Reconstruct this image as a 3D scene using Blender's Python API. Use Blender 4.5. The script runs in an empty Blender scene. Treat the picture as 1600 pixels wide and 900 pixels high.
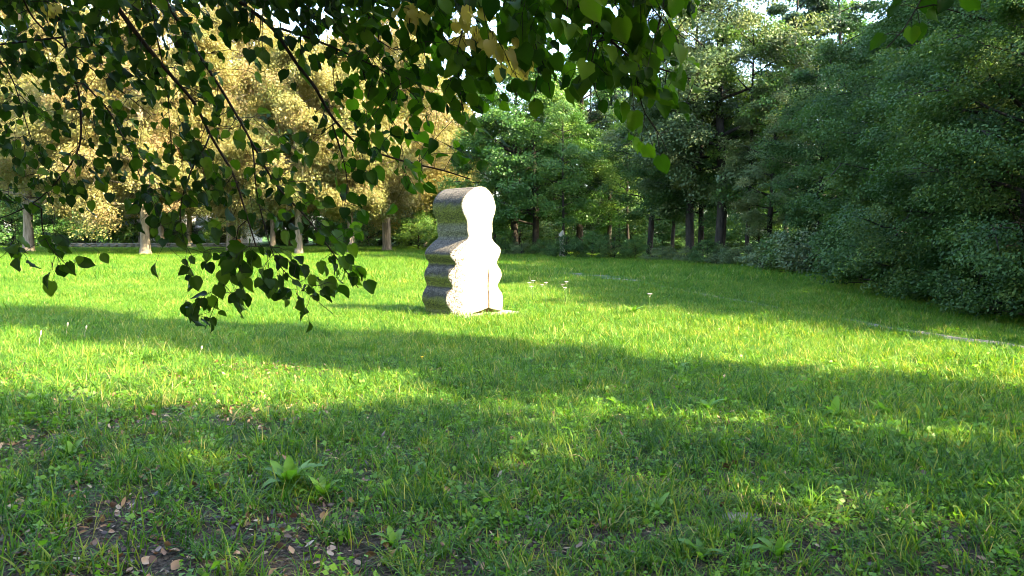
import bpy, math, random
import numpy as np
from mathutils import Vector

R = math.radians
rng = np.random.default_rng(11)
random.seed(11)
scn = bpy.context.scene
COL = scn.collection

# ------------------------------------------------------------------ camera, sky, sun, exposure
CAM_Z, PITCH, FPX = 1.6, R(-4.15), 1200.0
cam_d = bpy.data.cameras.new('camera')
cam_d.sensor_width = 36.0
cam_d.lens = 27.0
cam_d.clip_start, cam_d.clip_end = 0.05, 3000.0
cam = bpy.data.objects.new('camera', cam_d)
COL.objects.link(cam)
cam.location = (0, 0, CAM_Z)
cam.rotation_euler = (R(90) + PITCH, 0, 0)
scn.camera = cam

SUN_AZ, SUN_EL = math.atan2(0.87, -0.49), R(36)      # azimuth clockwise from +Y
sun_dir = Vector((math.sin(SUN_AZ) * math.cos(SUN_EL), math.cos(SUN_AZ) * math.cos(SUN_EL), math.sin(SUN_EL)))
world = bpy.data.worlds.new('World')
scn.world = world
world.use_nodes = True
wn = world.node_tree
sky = wn.nodes.new('ShaderNodeTexSky')
sky.sky_type = 'NISHITA'
sky.sun_disc = False
sky.sun_elevation = SUN_EL
sky.sun_rotation = SUN_AZ
sky.air_density = 1.0
sky.dust_density = 1.5
sky.ozone_density = 1.0
wn.links.new(sky.outputs[0], wn.nodes['Background'].inputs[0])
wn.nodes['Background'].inputs[1].default_value = 0.15
sl = bpy.data.lights.new('sun', 'SUN')
sl.energy = 5.0
sl.angle = R(0.5)
sl.color = (1.0, 0.85, 0.55)
so = bpy.data.objects.new('sun', sl)
COL.objects.link(so)
so.rotation_euler = sun_dir.to_track_quat('Z', 'Y').to_euler()
so.location = sun_dir * 60
scn.view_settings.view_transform = 'Standard'
scn.view_settings.look = 'None'
scn.view_settings.exposure = 3.22
scn.view_settings.gamma = 1.0
scn.render.engine = 'CYCLES'
scn.cycles.max_bounces = 7
scn.cycles.diffuse_bounces = 3
scn.cycles.glossy_bounces = 2
scn.cycles.transmission_bounces = 4
scn.cycles.sample_clamp_indirect = 6.0
scn.cycles.filter_width = 0.95
scn.cycles.use_denoising = True
scn.cycles.denoising_input_passes = 'RGB_ALBEDO_NORMAL'
scn.cycles.denoising_prefilter = 'ACCURATE'

# ------------------------------------------------------------------ helpers
def tag(o, label=None, cat=None, group=None, kind=None):
    if label: o['label'] = label
    if cat: o['category'] = cat
    if group: o['group'] = group
    if kind: o['kind'] = kind
    return o

def empty(name, loc, label=None, cat=None, group=None, rz=0.0):
    o = bpy.data.objects.new(name, None)
    o.empty_display_size = 0.3
    COL.objects.link(o)
    o.location = loc
    o.rotation_euler = (0, 0, rz)
    return tag(o, label, cat, group)

def link(name, me, parent=None, loc=None):
    o = bpy.data.objects.new(name, me)
    COL.objects.link(o)
    if parent is not None: o.parent = parent
    if loc is not None: o.location = loc
    return o

def mesh_np(name, verts, faces, mat=None, tint=None, smooth=False):
    """faces: (n,k) int array or list of such arrays with different k."""
    verts = np.asarray(verts, dtype=np.float32).reshape(-1, 3)
    fl = faces if isinstance(faces, list) else [faces]
    fl = [np.asarray(f, dtype=np.int32) for f in fl if len(f)]
    loops = np.concatenate([f.ravel() for f in fl])
    tot = np.concatenate([np.full(len(f), f.shape[1], dtype=np.int32) for f in fl])
    start = np.concatenate([[0], np.cumsum(tot)[:-1]]).astype(np.int32)
    me = bpy.data.meshes.new(name)
    me.vertices.add(len(verts)); me.vertices.foreach_set('co', verts.ravel())
    me.loops.add(len(loops)); me.loops.foreach_set('vertex_index', loops)
    me.polygons.add(len(tot)); me.polygons.foreach_set('loop_start', start)
    me.polygons.foreach_set('loop_total', tot)
    if smooth: me.polygons.foreach_set('use_smooth', np.ones(len(tot), dtype=bool))
    if tint is not None:
        a = me.attributes.new('tint', 'FLOAT', 'FACE')
        a.data.foreach_set('value', np.asarray(tint, dtype=np.float32))
    me.update(calc_edges=True)
    if mat is not None: me.materials.append(mat)
    return me

_perm = np.random.default_rng(5).random((256, 256))
def vnoise(x, y, s=1.0, o=0):
    """smooth value noise, -1..1"""
    x = np.asarray(x, float) / s + 37.3 + o * 17.7; y = np.asarray(y, float) / s + 11.9 + o * 29.1
    xi = np.floor(x).astype(int); yi = np.floor(y).astype(int)
    fx = x - xi; fy = y - yi
    fx = fx * fx * (3 - 2 * fx); fy = fy * fy * (3 - 2 * fy)
    g = lambda a, b: _perm[a % 256, b % 256]
    return 2 * ((g(xi, yi) * (1 - fx) + g(xi + 1, yi) * fx) * (1 - fy) + (g(xi, yi + 1) * (1 - fx) + g(xi + 1, yi + 1) * fx) * fy) - 1

def gh(x, y):
    """height of the ground"""
    return 0.035 * vnoise(x, y, 2.3) + 0.02 * vnoise(x, y, 0.8, 1) + 0.06 * vnoise(x, y, 9.0, 2)

def norm(v):
    return v / np.maximum(np.linalg.norm(v, axis=-1, keepdims=True), 1e-9)

_cp, _sp = math.cos(PITCH), math.sin(PITCH)
def ray(px, py):
    x = (px - 800) / FPX; y = (450 - py) / FPX
    return np.array([x, _cp - y * _sp, _sp + y * _cp])
def at(px, py, D):
    r = ray(px, py)
    return np.array([0, 0, CAM_Z]) + r * (D / r[1])
def gx(px, Y):
    return (px - 800) / FPX * Y
def to_px(P):
    P = np.asarray(P) - np.array([0, 0, CAM_Z])
    f = P[..., 1] * _cp + P[..., 2] * _sp; u = -P[..., 1] * _sp + P[..., 2] * _cp
    return 800 + FPX * P[..., 0] / f, 450 - FPX * u / f

# ------------------------------------------------------------------ materials
def new_mat(name):
    m = bpy.data.materials.new(name); m.use_nodes = True
    nt = m.node_tree; nt.nodes.clear()
    return m, nt, nt.nodes.new('ShaderNodeOutputMaterial')

def ramp(nt, fac, stops):
    r = nt.nodes.new('ShaderNodeValToRGB')
    e = r.color_ramp.elements
    e[0].position, e[0].color = stops[0][0], (*stops[0][1], 1)
    e[1].position, e[1].color = stops[-1][0], (*stops[-1][1], 1)
    for p, c in stops[1:-1]:
        n = e.new(p); n.color = (*c, 1)
    nt.links.new(fac, r.inputs[0])
    return r.outputs[0]

def noise(nt, scale, detail=3.0, rough=0.55, coord='Object'):
    t = nt.nodes.new('ShaderNodeTexCoord'); n = nt.nodes.new('ShaderNodeTexNoise')
    n.inputs['Scale'].default_value = scale; n.inputs['Detail'].default_value = detail; n.inputs['Roughness'].default_value = rough
    nt.links.new(t.outputs[coord], n.inputs['Vector'])
    return n.outputs[0]

def math_n(nt, op, a, b):
    m = nt.nodes.new('ShaderNodeMath'); m.operation = op
    for i, v in enumerate((a, b)):
        if isinstance(v, (int, float)): m.inputs[i].default_value = v
        else: nt.links.new(v, m.inputs[i])
    return m.outputs[0]

def mixc(nt, fac, a, b, mode='MIX'):
    m = nt.nodes.new('ShaderNodeMix'); m.data_type = 'RGBA'; m.blend_type = mode
    for i, v in ((0, fac), (6, a), (7, b)):
        if isinstance(v, (int, float)): m.inputs[i].default_value = v
        elif isinstance(v, tuple): m.inputs[i].default_value = (*v, 1)
        else: nt.links.new(v, m.inputs[i])
    return m.outputs[2]

def leaf_mat(name, stops, trans=0.35, rough=0.45, spec=0.35, objvar=0.25, tcol=None, patch=None):
    m, nt, out = new_mat(name)
    at_ = nt.nodes.new('ShaderNodeAttribute'); at_.attribute_name = 'tint'
    oi = nt.nodes.new('ShaderNodeObjectInfo')
    f = math_n(nt, 'ADD', at_.outputs['Fac'], math_n(nt, 'MULTIPLY', math_n(nt, 'SUBTRACT', oi.outputs['Random'], 0.5), objvar))
    if patch:
        g = nt.nodes.new('ShaderNodeNewGeometry'); n = nt.nodes.new('ShaderNodeTexNoise')
        n.inputs['Scale'].default_value = patch[0]; n.inputs['Detail'].default_value = 3
        nt.links.new(g.outputs['Position'], n.inputs['Vector'])
        f = math_n(nt, 'ADD', f, math_n(nt, 'MULTIPLY', math_n(nt, 'SUBTRACT', n.outputs[0], 0.5), patch[1]))
    c = ramp(nt, f, stops)
    p = nt.nodes.new('ShaderNodeBsdfPrincipled')
    p.inputs['Roughness'].default_value = rough; p.inputs['Specular IOR Level'].default_value = spec
    nt.links.new(c, p.inputs['Base Color'])
    t = nt.nodes.new('ShaderNodeBsdfTranslucent')
    tc = mixc(nt, 1.0, c, tcol or (1.25, 1.35, 0.7), 'MULTIPLY')
    nt.links.new(tc, t.inputs[0])
    mx = nt.nodes.new('ShaderNodeMixShader'); mx.inputs[0].default_value = trans
    nt.links.new(p.outputs[0], mx.inputs[1]); nt.links.new(t.outputs[0], mx.inputs[2])
    nt.links.new(mx.outputs[0], out.inputs[0])
    return m

def bark_mat(name, c1, c2, scale=9.0, bump=0.6):
    m, nt, out = new_mat(name)
    t = nt.nodes.new('ShaderNodeTexCoord'); mp = nt.nodes.new('ShaderNodeMapping')
    mp.inputs['Scale'].default_value = (1, 1, 0.22)
    nt.links.new(t.outputs['Object'], mp.inputs[0])
    n = nt.nodes.new('ShaderNodeTexNoise'); n.inputs['Scale'].default_value = scale; n.inputs['Detail'].default_value = 5; n.inputs['Roughness'].default_value = 0.65
    nt.links.new(mp.outputs[0], n.inputs['Vector'])
    n2 = noise(nt, 1.3, 3)
    c = ramp(nt, n.outputs[0], [(0.32, c1), (0.68, c2)])
    c = mixc(nt, math_n(nt, 'MULTIPLY', n2, 0.5), c, (c1[0] * 0.7, c1[1] * 0.9, c1[2] * 0.55))
    p = nt.nodes.new('ShaderNodeBsdfPrincipled'); p.inputs['Roughness'].default_value = 0.9; p.inputs['Specular IOR Level'].default_value = 0.15
    b = nt.nodes.new('ShaderNodeBump'); b.inputs['Strength'].default_value = bump; b.inputs['Distance'].default_value = 0.05
    nt.links.new(n.outputs[0], b.inputs['Height']); nt.links.new(b.outputs[0], p.inputs['Normal'])
    nt.links.new(c, p.inputs['Base Color']); nt.links.new(p.outputs[0], out.inputs[0])
    return m

def plain_mat(name, c1, c2, scale=12.0, rough=0.8, bump=0.15, spec=0.3):
    m, nt, out = new_mat(name)
    n = noise(nt, scale, 5)
    c = ramp(nt, n, [(0.3, c1), (0.7, c2)])
    p = nt.nodes.new('ShaderNodeBsdfPrincipled'); p.inputs['Roughness'].default_value = rough; p.inputs['Specular IOR Level'].default_value = spec
    b = nt.nodes.new('ShaderNodeBump'); b.inputs['Strength'].default_value = bump; b.inputs['Distance'].default_value = 0.02
    nt.links.new(n, b.inputs['Height']); nt.links.new(b.outputs[0], p.inputs['Normal'])
    nt.links.new(c, p.inputs['Base Color']); nt.links.new(p.outputs[0], out.inputs[0])
    return m

M = {}
M['grass'] = leaf_mat('grass_blades', [(0.0, (0.014, 0.060, 0.006)), (0.5, (0.066, 0.176, 0.012)), (0.85, (0.205, 0.262, 0.036)), (1.0, (0.36, 0.31, 0.13))],
                      trans=0.42, rough=0.45, spec=0.16, objvar=0.6, tcol=(2.0, 1.5, 0.6), patch=(0.35, 0.6))
M['forest'] = leaf_mat('forest_leaves', [(0.0, (0.022, 0.054, 0.013)), (0.5, (0.046, 0.098, 0.021)), (1.0, (0.105, 0.145, 0.028))], trans=0.30, rough=0.55, spec=0.2, objvar=0.35)
M['silver'] = leaf_mat('grey_green_leaves', [(0.0, (0.035, 0.068, 0.022)), (0.5, (0.072, 0.110, 0.036)), (1.0, (0.150, 0.165, 0.055))], trans=0.25, objvar=0.2)
M['dark'] = leaf_mat('dark_leaves', [(0.0, (0.012, 0.030, 0.014)), (0.5, (0.020, 0.048, 0.022)), (1.0, (0.040, 0.070, 0.030))], trans=0.2, objvar=0.2)
M['maple'] = leaf_mat('bright_green_leaves', [(0.0, (0.028, 0.078, 0.014)), (0.5, (0.054, 0.128, 0.021)), (1.0, (0.125, 0.175, 0.025))], trans=0.35, objvar=0.3)
M['chestnut'] = leaf_mat('yellow_brown_leaves', [(0.0, (0.105, 0.140, 0.038)), (0.3, (0.172, 0.178, 0.050)), (0.65, (0.232, 0.205, 0.068)), (1.0, (0.205, 0.150, 0.065))],
                         trans=0.48, objvar=0.25, tcol=(1.2, 1.1, 0.7))
M['linden_lit'] = leaf_mat('lit_linden_leaves', [(0.0, (0.010, 0.030, 0.003)), (0.5, (0.045, 0.100, 0.006)), (1.0, (0.130, 0.210, 0.010))], trans=0.48, rough=0.6, spec=0.12, objvar=0.5, tcol=(1.3, 1.7, 0.5))  # lighter copy of the linden leaf; light on the right-hand sprays painted in
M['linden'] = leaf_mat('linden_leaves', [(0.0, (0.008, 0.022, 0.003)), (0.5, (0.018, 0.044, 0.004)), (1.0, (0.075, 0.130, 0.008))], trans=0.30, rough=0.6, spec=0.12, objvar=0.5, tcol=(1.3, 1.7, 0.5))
M['yellow_leaf'] = leaf_mat('yellowed_leaf', [(0.0, (0.42, 0.36, 0.06)), (1.0, (0.58, 0.46, 0.10))], trans=0.5, objvar=0.4, tcol=(1.3, 1.2, 0.6))
M['weed'] = leaf_mat('weed_leaves', [(0.0, (0.075, 0.18, 0.012)), (1.0, (0.15, 0.29, 0.02))], trans=0.5, objvar=0.4)
M['litter'] = leaf_mat('dead_leaves', [(0.0, (0.035, 0.018, 0.010)), (0.5, (0.12, 0.060, 0.026)), (0.8, (0.30, 0.17, 0.08)), (1.0, (0.42, 0.32, 0.19))], trans=0.1, objvar=0.2, tcol=(1, 0.9, 0.7))
M['bark_dark'] = bark_mat('dark_bark', (0.012, 0.010, 0.008), (0.045, 0.037, 0.029))
M['bark_light'] = bark_mat('grey_brown_bark', (0.10, 0.078, 0.055), (0.30, 0.24, 0.18), 7.0)
M['bark_pale'] = bark_mat('pale_bark', (0.16, 0.14, 0.11), (0.34, 0.30, 0.24), 5.0, 0.3)
M['twig'] = bark_mat('twig_bark', (0.014, 0.010, 0.007), (0.035, 0.026, 0.018), 40.0, 0.2)
M['white'] = plain_mat('white_petals', (0.42, 0.35, 0.31), (0.60, 0.52, 0.46), 60)
M['stalk'] = plain_mat('green_stalk', (0.06, 0.12, 0.02), (0.10, 0.18, 0.03), 30)
M['straw'] = plain_mat('straw_stalk', (0.42, 0.36, 0.22), (0.58, 0.50, 0.34), 30)
M['yellow'] = plain_mat('yellow_petals', (0.70, 0.45, 0.02), (0.80, 0.58, 0.04), 60)
M['render'] = plain_mat('white_render', (0.66, 0.62, 0.60), (0.76, 0.73, 0.70), 2.0, 0.9, 0.05)
M['blue'] = plain_mat('blue_grey_paint', (0.16, 0.24, 0.40), (0.22, 0.31, 0.47), 2.0, 0.7, 0.05)
M['roof'] = plain_mat('roof_tiles', (0.14, 0.06, 0.045), (0.22, 0.10, 0.07), 3.0)
M['glass'] = plain_mat('window_glass', (0.03, 0.04, 0.05), (0.05, 0.06, 0.07), 1.0, 0.1, 0.0, 0.6)
M['stonewall'] = plain_mat('wall_stone', (0.06, 0.06, 0.045), (0.16, 0.15, 0.12), 2.5, 0.95, 0.5)
M['orange'] = plain_mat('orange_paint', (0.62, 0.22, 0.03), (0.70, 0.27, 0.05), 8, 0.5, 0.02)

# ------------------------------------------------------------------ ground
def path_pts():
    px = [(820, 412, 0), (890, 428.5, 0), (975, 439.5, 0), (1100, 461, 0), (1230, 485, 0), (1450, 522, 0), (1640, 549, 0)]
    return np.array([[gx(p, 1920 / (y - 363)), 1920 / (y - 363)] for p, y, _ in px])
PATH = path_pts()
def path_dist(x, y):
    d = np.full(np.shape(x), 1e9)
    for a, b in zip(PATH[:-1], PATH[1:]):
        ab = b - a; t = np.clip(((x - a[0]) * ab[0] + (y - a[1]) * ab[1]) / (ab @ ab), 0, 1)
        d = np.minimum(d, np.hypot(x - a[0] - t * ab[0], y - a[1] - t * ab[1]))
    return d

def build_ground():
    xs = np.concatenate([[-900, -400, -200, -120, -80, -55, -40, -30, -24, -18], np.arange(-13, 13.01, 0.3), [18, 24, 30, 40, 55, 80, 120, 200, 400, 900]])
    ys = np.concatenate([[-600, -200, -80, -40, -20, -10, -5], np.arange(-2, 22.01, 0.3), np.arange(23, 60, 2), [64, 72, 85, 100, 130, 180, 300, 600, 1200]])
    X, Y = np.meshgrid(xs, ys)
    Z = gh(X, Y)
    nx, ny = len(xs), len(ys)
    i, j = np.meshgrid(np.arange(nx - 1), np.arange(ny - 1))
    a = (j * nx + i).ravel()
    m, nt, out = new_mat('meadow_soil')
    n1 = noise(nt, 0.5, 5, 0.6); n2 = noise(nt, 6.0, 6, 0.7); n3 = noise(nt, 45.0, 4, 0.7)
    soil = ramp(nt, n3, [(0.36, (0.012, 0.009, 0.007)), (0.5, (0.050, 0.038, 0.027)), (0.62, (0.11, 0.085, 0.058))])
    green = ramp(nt, n3, [(0.3, (0.022, 0.060, 0.010)), (0.7, (0.060, 0.120, 0.018))])
    geo = nt.nodes.new('ShaderNodeNewGeometry'); sx = nt.nodes.new('ShaderNodeSeparateXYZ'); nt.links.new(geo.outputs['Position'], sx.inputs[0])
    far = nt.nodes.new('ShaderNodeMapRange'); far.inputs[1].default_value = 4; far.inputs[2].default_value = 12; far.inputs[3].default_value = -0.25; far.inputs[4].default_value = 0.6
    nt.links.new(sx.outputs[1], far.inputs[0])
    g = math_n(nt, 'ADD', math_n(nt, 'MULTIPLY', math_n(nt, 'ADD', n1, n2), 0.7), far.outputs[0])
    c = mixc(nt, ramp(nt, g, [(0.5, (0, 0, 0)), (0.9, (1, 1, 1))]), soil, green)
    p = nt.nodes.new('ShaderNodeBsdfPrincipled'); p.inputs['Roughness'].default_value = 0.95; p.inputs['Specular IOR Level'].default_value = 0.1
    b = nt.nodes.new('ShaderNodeBump'); b.inputs['Strength'].default_value = 1.0; b.inputs['Distance'].default_value = 0.03
    nt.links.new(math_n(nt, 'ADD', n2, n3), b.inputs['Height']); nt.links.new(b.outputs[0], p.inputs['Normal'])
    nt.links.new(c, p.inputs['Base Color']); nt.links.new(p.outputs[0], out.inputs[0])
    o = link('ground', mesh_np('ground', np.stack([X, Y, Z], -1), np.stack([a, a + 1, a + nx + 1, a + nx], -1), m, smooth=True))
    tag(o, 'uneven meadow ground under the grass and leaf litter', None, None, 'structure')

def strip(pts, half, z0=0.012, step=0.25):
    """a thin worn strip that follows the ground"""
    P = [pts[0]]
    for a, b in zip(pts[:-1], pts[1:]):
        n = max(1, int(np.linalg.norm(b - a) / step))
        P += [a + (b - a) * k / n for k in range(1, n + 1)]
    P = np.array(P); T = np.gradient(P, axis=0); T /= np.linalg.norm(T, axis=1, keepdims=True)
    N = np.stack([-T[:, 1], T[:, 0]], -1)
    cols = np.linspace(-1, 1, 7)
    V = []
    for k, c in enumerate(cols):
        w = np.where(P[:, 1] > 23, half * 2.4, half) * (1 + 0.7 * vnoise(P[:, 0] + 7 * np.sign(c), P[:, 1], 0.5, 3))
        q = P + N * (c * w)[:, None]
        V.append(np.stack([q[:, 0], q[:, 1], gh(q[:, 0], q[:, 1]) + z0 * (1 - c * c) - 0.004], -1))
    V = np.stack(V, 1); n, k = V.shape[:2]
    i, j = np.meshgrid(np.arange(k - 1), np.arange(n - 1)); a = (j * k + i).ravel()
    return V.reshape(-1, 3), np.stack([a, a + 1, a + k + 1, a + k], -1)

build_ground()
M['path'] = plain_mat('worn_earth', (0.07, 0.062, 0.05), (0.19, 0.175, 0.15), 9.0, 0.95, 0.5)
v, f = strip(PATH, 0.19, 0.008)
tag(link('path', mesh_np('path', v, f, M['path'], smooth=True)), 'narrow worn grey footpath crossing the grass towards the trees', None, None, 'structure')

# ------------------------------------------------------------------ tubes
def tube(P, rad, sides=6, cap=True):
    P = np.asarray(P, float); n = len(P)
    rad = np.broadcast_to(np.asarray(rad, float), (n,))
    T = norm(np.gradient(P, axis=0))
    ref = np.array([0.0, 0, 1]) if abs(T[0][2]) < 0.8 else np.array([1.0, 0, 0])
    A = norm(np.cross(T, ref)); B = np.cross(T, A)
    th = np.arange(sides) * 2 * math.pi / sides
    V = P[:, None] + rad[:, None, None] * (A[:, None] * np.cos(th)[None, :, None] + B[:, None] * np.sin(th)[None, :, None])
    j, i = np.meshgrid(np.arange(n - 1), np.arange(sides), indexing='ij')
    a = j * sides + i; b = j * sides + (i + 1) % sides
    F = np.stack([a, b, b + sides, a + sides], -1).reshape(-1, 4)
    return V.reshape(-1, 3), F

class Geo:
    def __init__(self): self.v, self.f, self.t, self.n = [], [], [], 0
    def add(self, V, F, t=None):
        self.v.append(np.asarray(V)); self.f.append(np.asarray(F) + self.n); self.n += len(V)
        if t is not None: self.t.append(np.broadcast_to(t, (len(F),)))
    def mesh(self, name, mat, smooth=True):
        groups = {}
        for f in self.f: groups.setdefault(f.shape[1], []).append(f)
        fl = [np.concatenate(g) for g in groups.values()]
        return mesh_np(name, np.concatenate(self.v), fl, mat, np.concatenate(self.t) if self.t and len(groups) == 1 else None, smooth)

# ------------------------------------------------------------------ trees
def leaf_quads(P, A, N, L, W):
    """folded rhomb leaves: base P, axis A, normal N"""
    A = norm(A); B = norm(np.cross(A, N)); Nn = np.cross(B, A)
    L = L[:, None]; W = W[:, None]
    mid = P + A * L * 0.45 + Nn * L * 0.10
    V = np.stack([P, mid + B * W * 0.5, P + A * L, mid - B * W * 0.5], 1)
    return V.reshape(-1, 3), np.arange(len(P) * 4).reshape(-1, 4)

def envelope(shape, t):
    if shape == 'oval': return math.sin(math.pi * min(max(t * 0.88 + 0.10, 0), 1)) ** 0.75
    if shape == 'broad': return (1 - t ** 2.6) ** 0.6 * (0.80 + 0.20 * min(1, t * 4))
    if shape == 'cone': return max(0.06, (1 - t) ** 0.8) * (0.75 + 0.25 * min(1, t * 6))
    if shape == 'bush': return (1 - t ** 2) ** 0.5
    return 1.0

def tree_meshes(name, seed, H, base, Rad, tr, shape, nl, nsub, leaf, nleaf, leafmat, barkmat, clump=(0.75, 0.35), droop=0.3, lean=(0, 0), fork=False, tint0=0.45, tsp=0.22, trunk_sides=9):
    g = np.random.default_rng(seed)
    G = Geo()
    n = 12
    tz = np.linspace(0, H * 0.96, n)
    wob = np.cumsum(g.normal(0, 0.035 * H / n, (n, 2)), 0)
    TP = np.stack([wob[:, 0] + lean[0] * tz, wob[:, 1] + lean[1] * tz, tz], -1); TP[0, :2] = 0
    tp = np.linspace(0, 1, n)
    TR = tr * (1 - tp) ** 0.8 * 0.9 + 0.02; TR[0] = tr * 1.35; TR[1] = min(TR[1], tr * 0.98)
    # more points near the foot for the root flare
    zz = np.concatenate([[-0.15, 0.0, 0.25, 0.6], tz[1:]])
    xx = np.interp(zz, tz, TP[:, 0]); yy = np.interp(zz, tz, TP[:, 1])
    rr = np.concatenate([[tr * 1.55, tr * 1.35, tr * 1.1, tr], TR[1:]])
    V, F = tube(np.stack([xx, yy, zz], -1), rr, trunk_sides); V = V + g.normal(0, tr * 0.05, V.shape)
    G.add(V, F)
    C, Cd = [], []
    for i in range(nl):
        u = (i + g.uniform(0.1, 0.9)) / nl
        t = u ** 0.9
        h0 = base + (H * 0.97 - base) * t
        ang = i * 2.39996 + g.uniform(-0.5, 0.5)
        Ln = Rad * envelope(shape, t) * g.uniform(0.72, 1.12)
        up = (0.15 + 0.9 * t) * g.uniform(0.6, 1.3)
        hs = max(h0 - Ln * up * 0.55, min(base * 0.6, h0))
        hs = min(hs, H * 0.93)
        p0 = np.array([np.interp(hs, tz, TP[:, 0]), np.interp(hs, tz, TP[:, 1]), hs])
        end = np.array([np.interp(h0, tz, TP[:, 0]) + math.cos(ang) * Ln, np.interp(h0, tz, TP[:, 1]) + math.sin(ang) * Ln, h0 + g.uniform(-0.3, 0.3)])
        k = np.linspace(0, 1, 6)[:, None]
        bend = np.array([0, 0, Ln * 0.12 * (1 - droop * 2)])
        P = p0 * (1 - k) + end * k + bend * np.sin(k * math.pi) + g.normal(0, 0.03 * Ln, (6, 3)) * k
        r0 = max(0.02, min(tr * 0.45, 0.02 * Ln + 0.02)) * (1.1 - 0.5 * t)
        V, F = tube(P, r0 * (1 - k[:, 0]) + 0.008, 5); G.add(V, F)
        ns = max(3, int(nsub * (0.5 + 0.7 * Ln / Rad)))
        for s in range(ns):
            q = g.uniform(0.28, 1.0) ** 0.75
            pb = np.array([np.interp(q, k[:, 0], P[:, d]) for d in range(3)])
            sl_ = Ln * g.uniform(0.10, 0.42) * (1.15 - 0.5 * q) + 0.15
            sa = ang + g.normal(0, 1.0)
            pe = pb + np.array([math.cos(sa) * sl_, math.sin(sa) * sl_, g.normal(0.08 - 0.25 * droop, 0.28) * sl_ * 1.6])
            if pe[2] < 0.25: pe[2] = 0.25 + g.uniform(0, 0.3)
            if s % 2 == 0:
                V, F = tube(np.stack([pb, (pb + pe) / 2 + [0, 0, 0.03 * sl_], pe]), [r0 * 0.3 + 0.004, r0 * 0.2 + 0.003, 0.003], 3); G.add(V, F)
            C.append(pe); Cd.append([math.cos(sa), math.sin(sa), 0])
    C = np.array(C); Cd = np.array(Cd)
    per = g.random(len(C)) + 0.4
    idx = g.choice(len(C), nleaf, p=per / per.sum())
    ctint = g.normal(0, tsp, len(C))
    cr = clump[0] * g.uniform(0.6, 1.25, len(C))
    d = norm(g.normal(size=(nleaf, 3))) * (g.random(nleaf) ** 0.45)[:, None]
    d[:, 2] *= clump[1] / clump[0]
    along = (d * Cd[idx]).sum(1)
    d[:, 2] -= droop * 0.35 * np.abs(along) + droop * 0.3 * (d[:, 0] ** 2 + d[:, 1] ** 2)
    P = C[idx] + d * cr[idx][:, None]
    P[:, 2] = np.maximum(P[:, 2], 0.03)
    ctr = np.array([TP[:, 0].mean(), TP[:, 1].mean(), 0])
    outw = norm((P - ctr) * np.array([1, 1, 0.0]))
    N = norm(np.array([0, 0, 0.75]) + 0.45 * outw + g.normal(0, 0.5, (nleaf, 3)))
    A = Cd[idx] * 0.5 + outw * 0.3 + g.normal(0, 0.7, (nleaf, 3)) + np.array([0, 0, -0.25 - droop])
    A = A - N * (A * N).sum(1, keepdims=True)
    L = leaf * g.uniform(0.65, 1.3, nleaf)
    V, F = leaf_quads(P, A, N, L, L * g.uniform(0.5, 0.75, nleaf))
    tint = np.clip(tint0 + ctint[idx] + g.normal(0, 0.15, nleaf), 0, 1)
    crown = mesh_np(name + '_crown', V, F, leafmat, tint)
    trunk = G.mesh(name + '_trunk', barkmat)
    return trunk, crown

T = {}
T['near1'] = tree_meshes('near1', 101, 9.0, 0.7, 3.6, 0.14, 'broad', 36, 9, 0.08, 115000, M['forest'], M['bark_dark'], (0.66, 0.30), 0.6)
T['near2'] = tree_meshes('near2', 102, 11.5, 0.8, 4.2, 0.18, 'broad', 40, 9, 0.08, 140000, M['forest'], M['bark_dark'], (0.76, 0.33), 0.55)
T['tall1'] = tree_meshes('tall1', 103, 18.0, 3.4, 4.6, 0.30, 'oval', 36, 7, 0.15, 60000, M['silver'], M['bark_dark'], (0.95, 0.52), 0.45)
T['tall2'] = tree_meshes('tall2', 104, 17.0, 2.6, 4.0, 0.24, 'oval', 34, 7, 0.15, 52000, M['forest'], M['bark_dark'], (0.9, 0.48), 0.4, lean=(0.06, 0))
T['maple'] = tree_meshes('maple', 105, 15.0, 2.4, 4.6, 0.28, 'broad', 34, 7, 0.17, 50000, M['maple'], M['bark_dark'], (1.0, 0.48), 0.35)
T['slim'] = tree_meshes('slim', 106, 13.0, 2.8, 2.3, 0.11, 'oval', 22, 8, 0.15, 16000, M['maple'], M['bark_dark'], (0.8, 0.36), 0.4)
T['dark'] = tree_meshes('dark', 107, 21.0, 3.0, 2.9, 0.22, 'cone', 40, 7, 0.20, 26000, M['dark'], M['bark_dark'], (0.8, 0.24), 0.5)
T['sparse'] = tree_meshes('sparse', 108, 22.0, 6.0, 2.6, 0.20, 'oval', 24, 5, 0.22, 25000, M['dark'], M['bark_dark'], (0.8, 0.3), 0.3)
T['chest1'] = tree_meshes('chest1', 109, 18.0, 3.6, 6.6, 0.40, 'broad', 36, 12, 0.17, 165000, M['chestnut'], M['bark_light'], (1.35, 0.65), 0.55, tint0=0.5)
T['chest2'] = tree_meshes('chest2', 110, 14.0, 3.4, 5.0, 0.30, 'broad', 30, 11, 0.17, 105000, M['chestnut'], M['bark_light'], (1.25, 0.62), 0.55, tint0=0.45)
T['bush1'] = tree_meshes('bush1', 111, 1.7, 0.15, 1.3, 0.04, 'bush', 16, 8, 0.09, 8000, M['forest'], M['bark_dark'], (0.36, 0.20), 0.3)
T['bush2'] = tree_meshes('bush2', 112, 1.3, 0.10, 1.5, 0.03, 'bush', 16, 8, 0.08, 7000, M['silver'], M['bark_dark'], (0.34, 0.18), 0.4)
T['bush3'] = tree_meshes('bush3', 113, 4.2, 0.25, 2.4, 0.07, 'bush', 22, 9, 0.15, 9000, M['maple'], M['bark_dark'], (0.6, 0.35), 0.3)
T['hedge'] = tree_meshes('hedge', 114, 3.6, 0.2, 2.2, 0.08, 'bush', 24, 10, 0.13, 12000, M['dark'], M['bark_dark'], (0.5, 0.35), 0.2)
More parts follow.
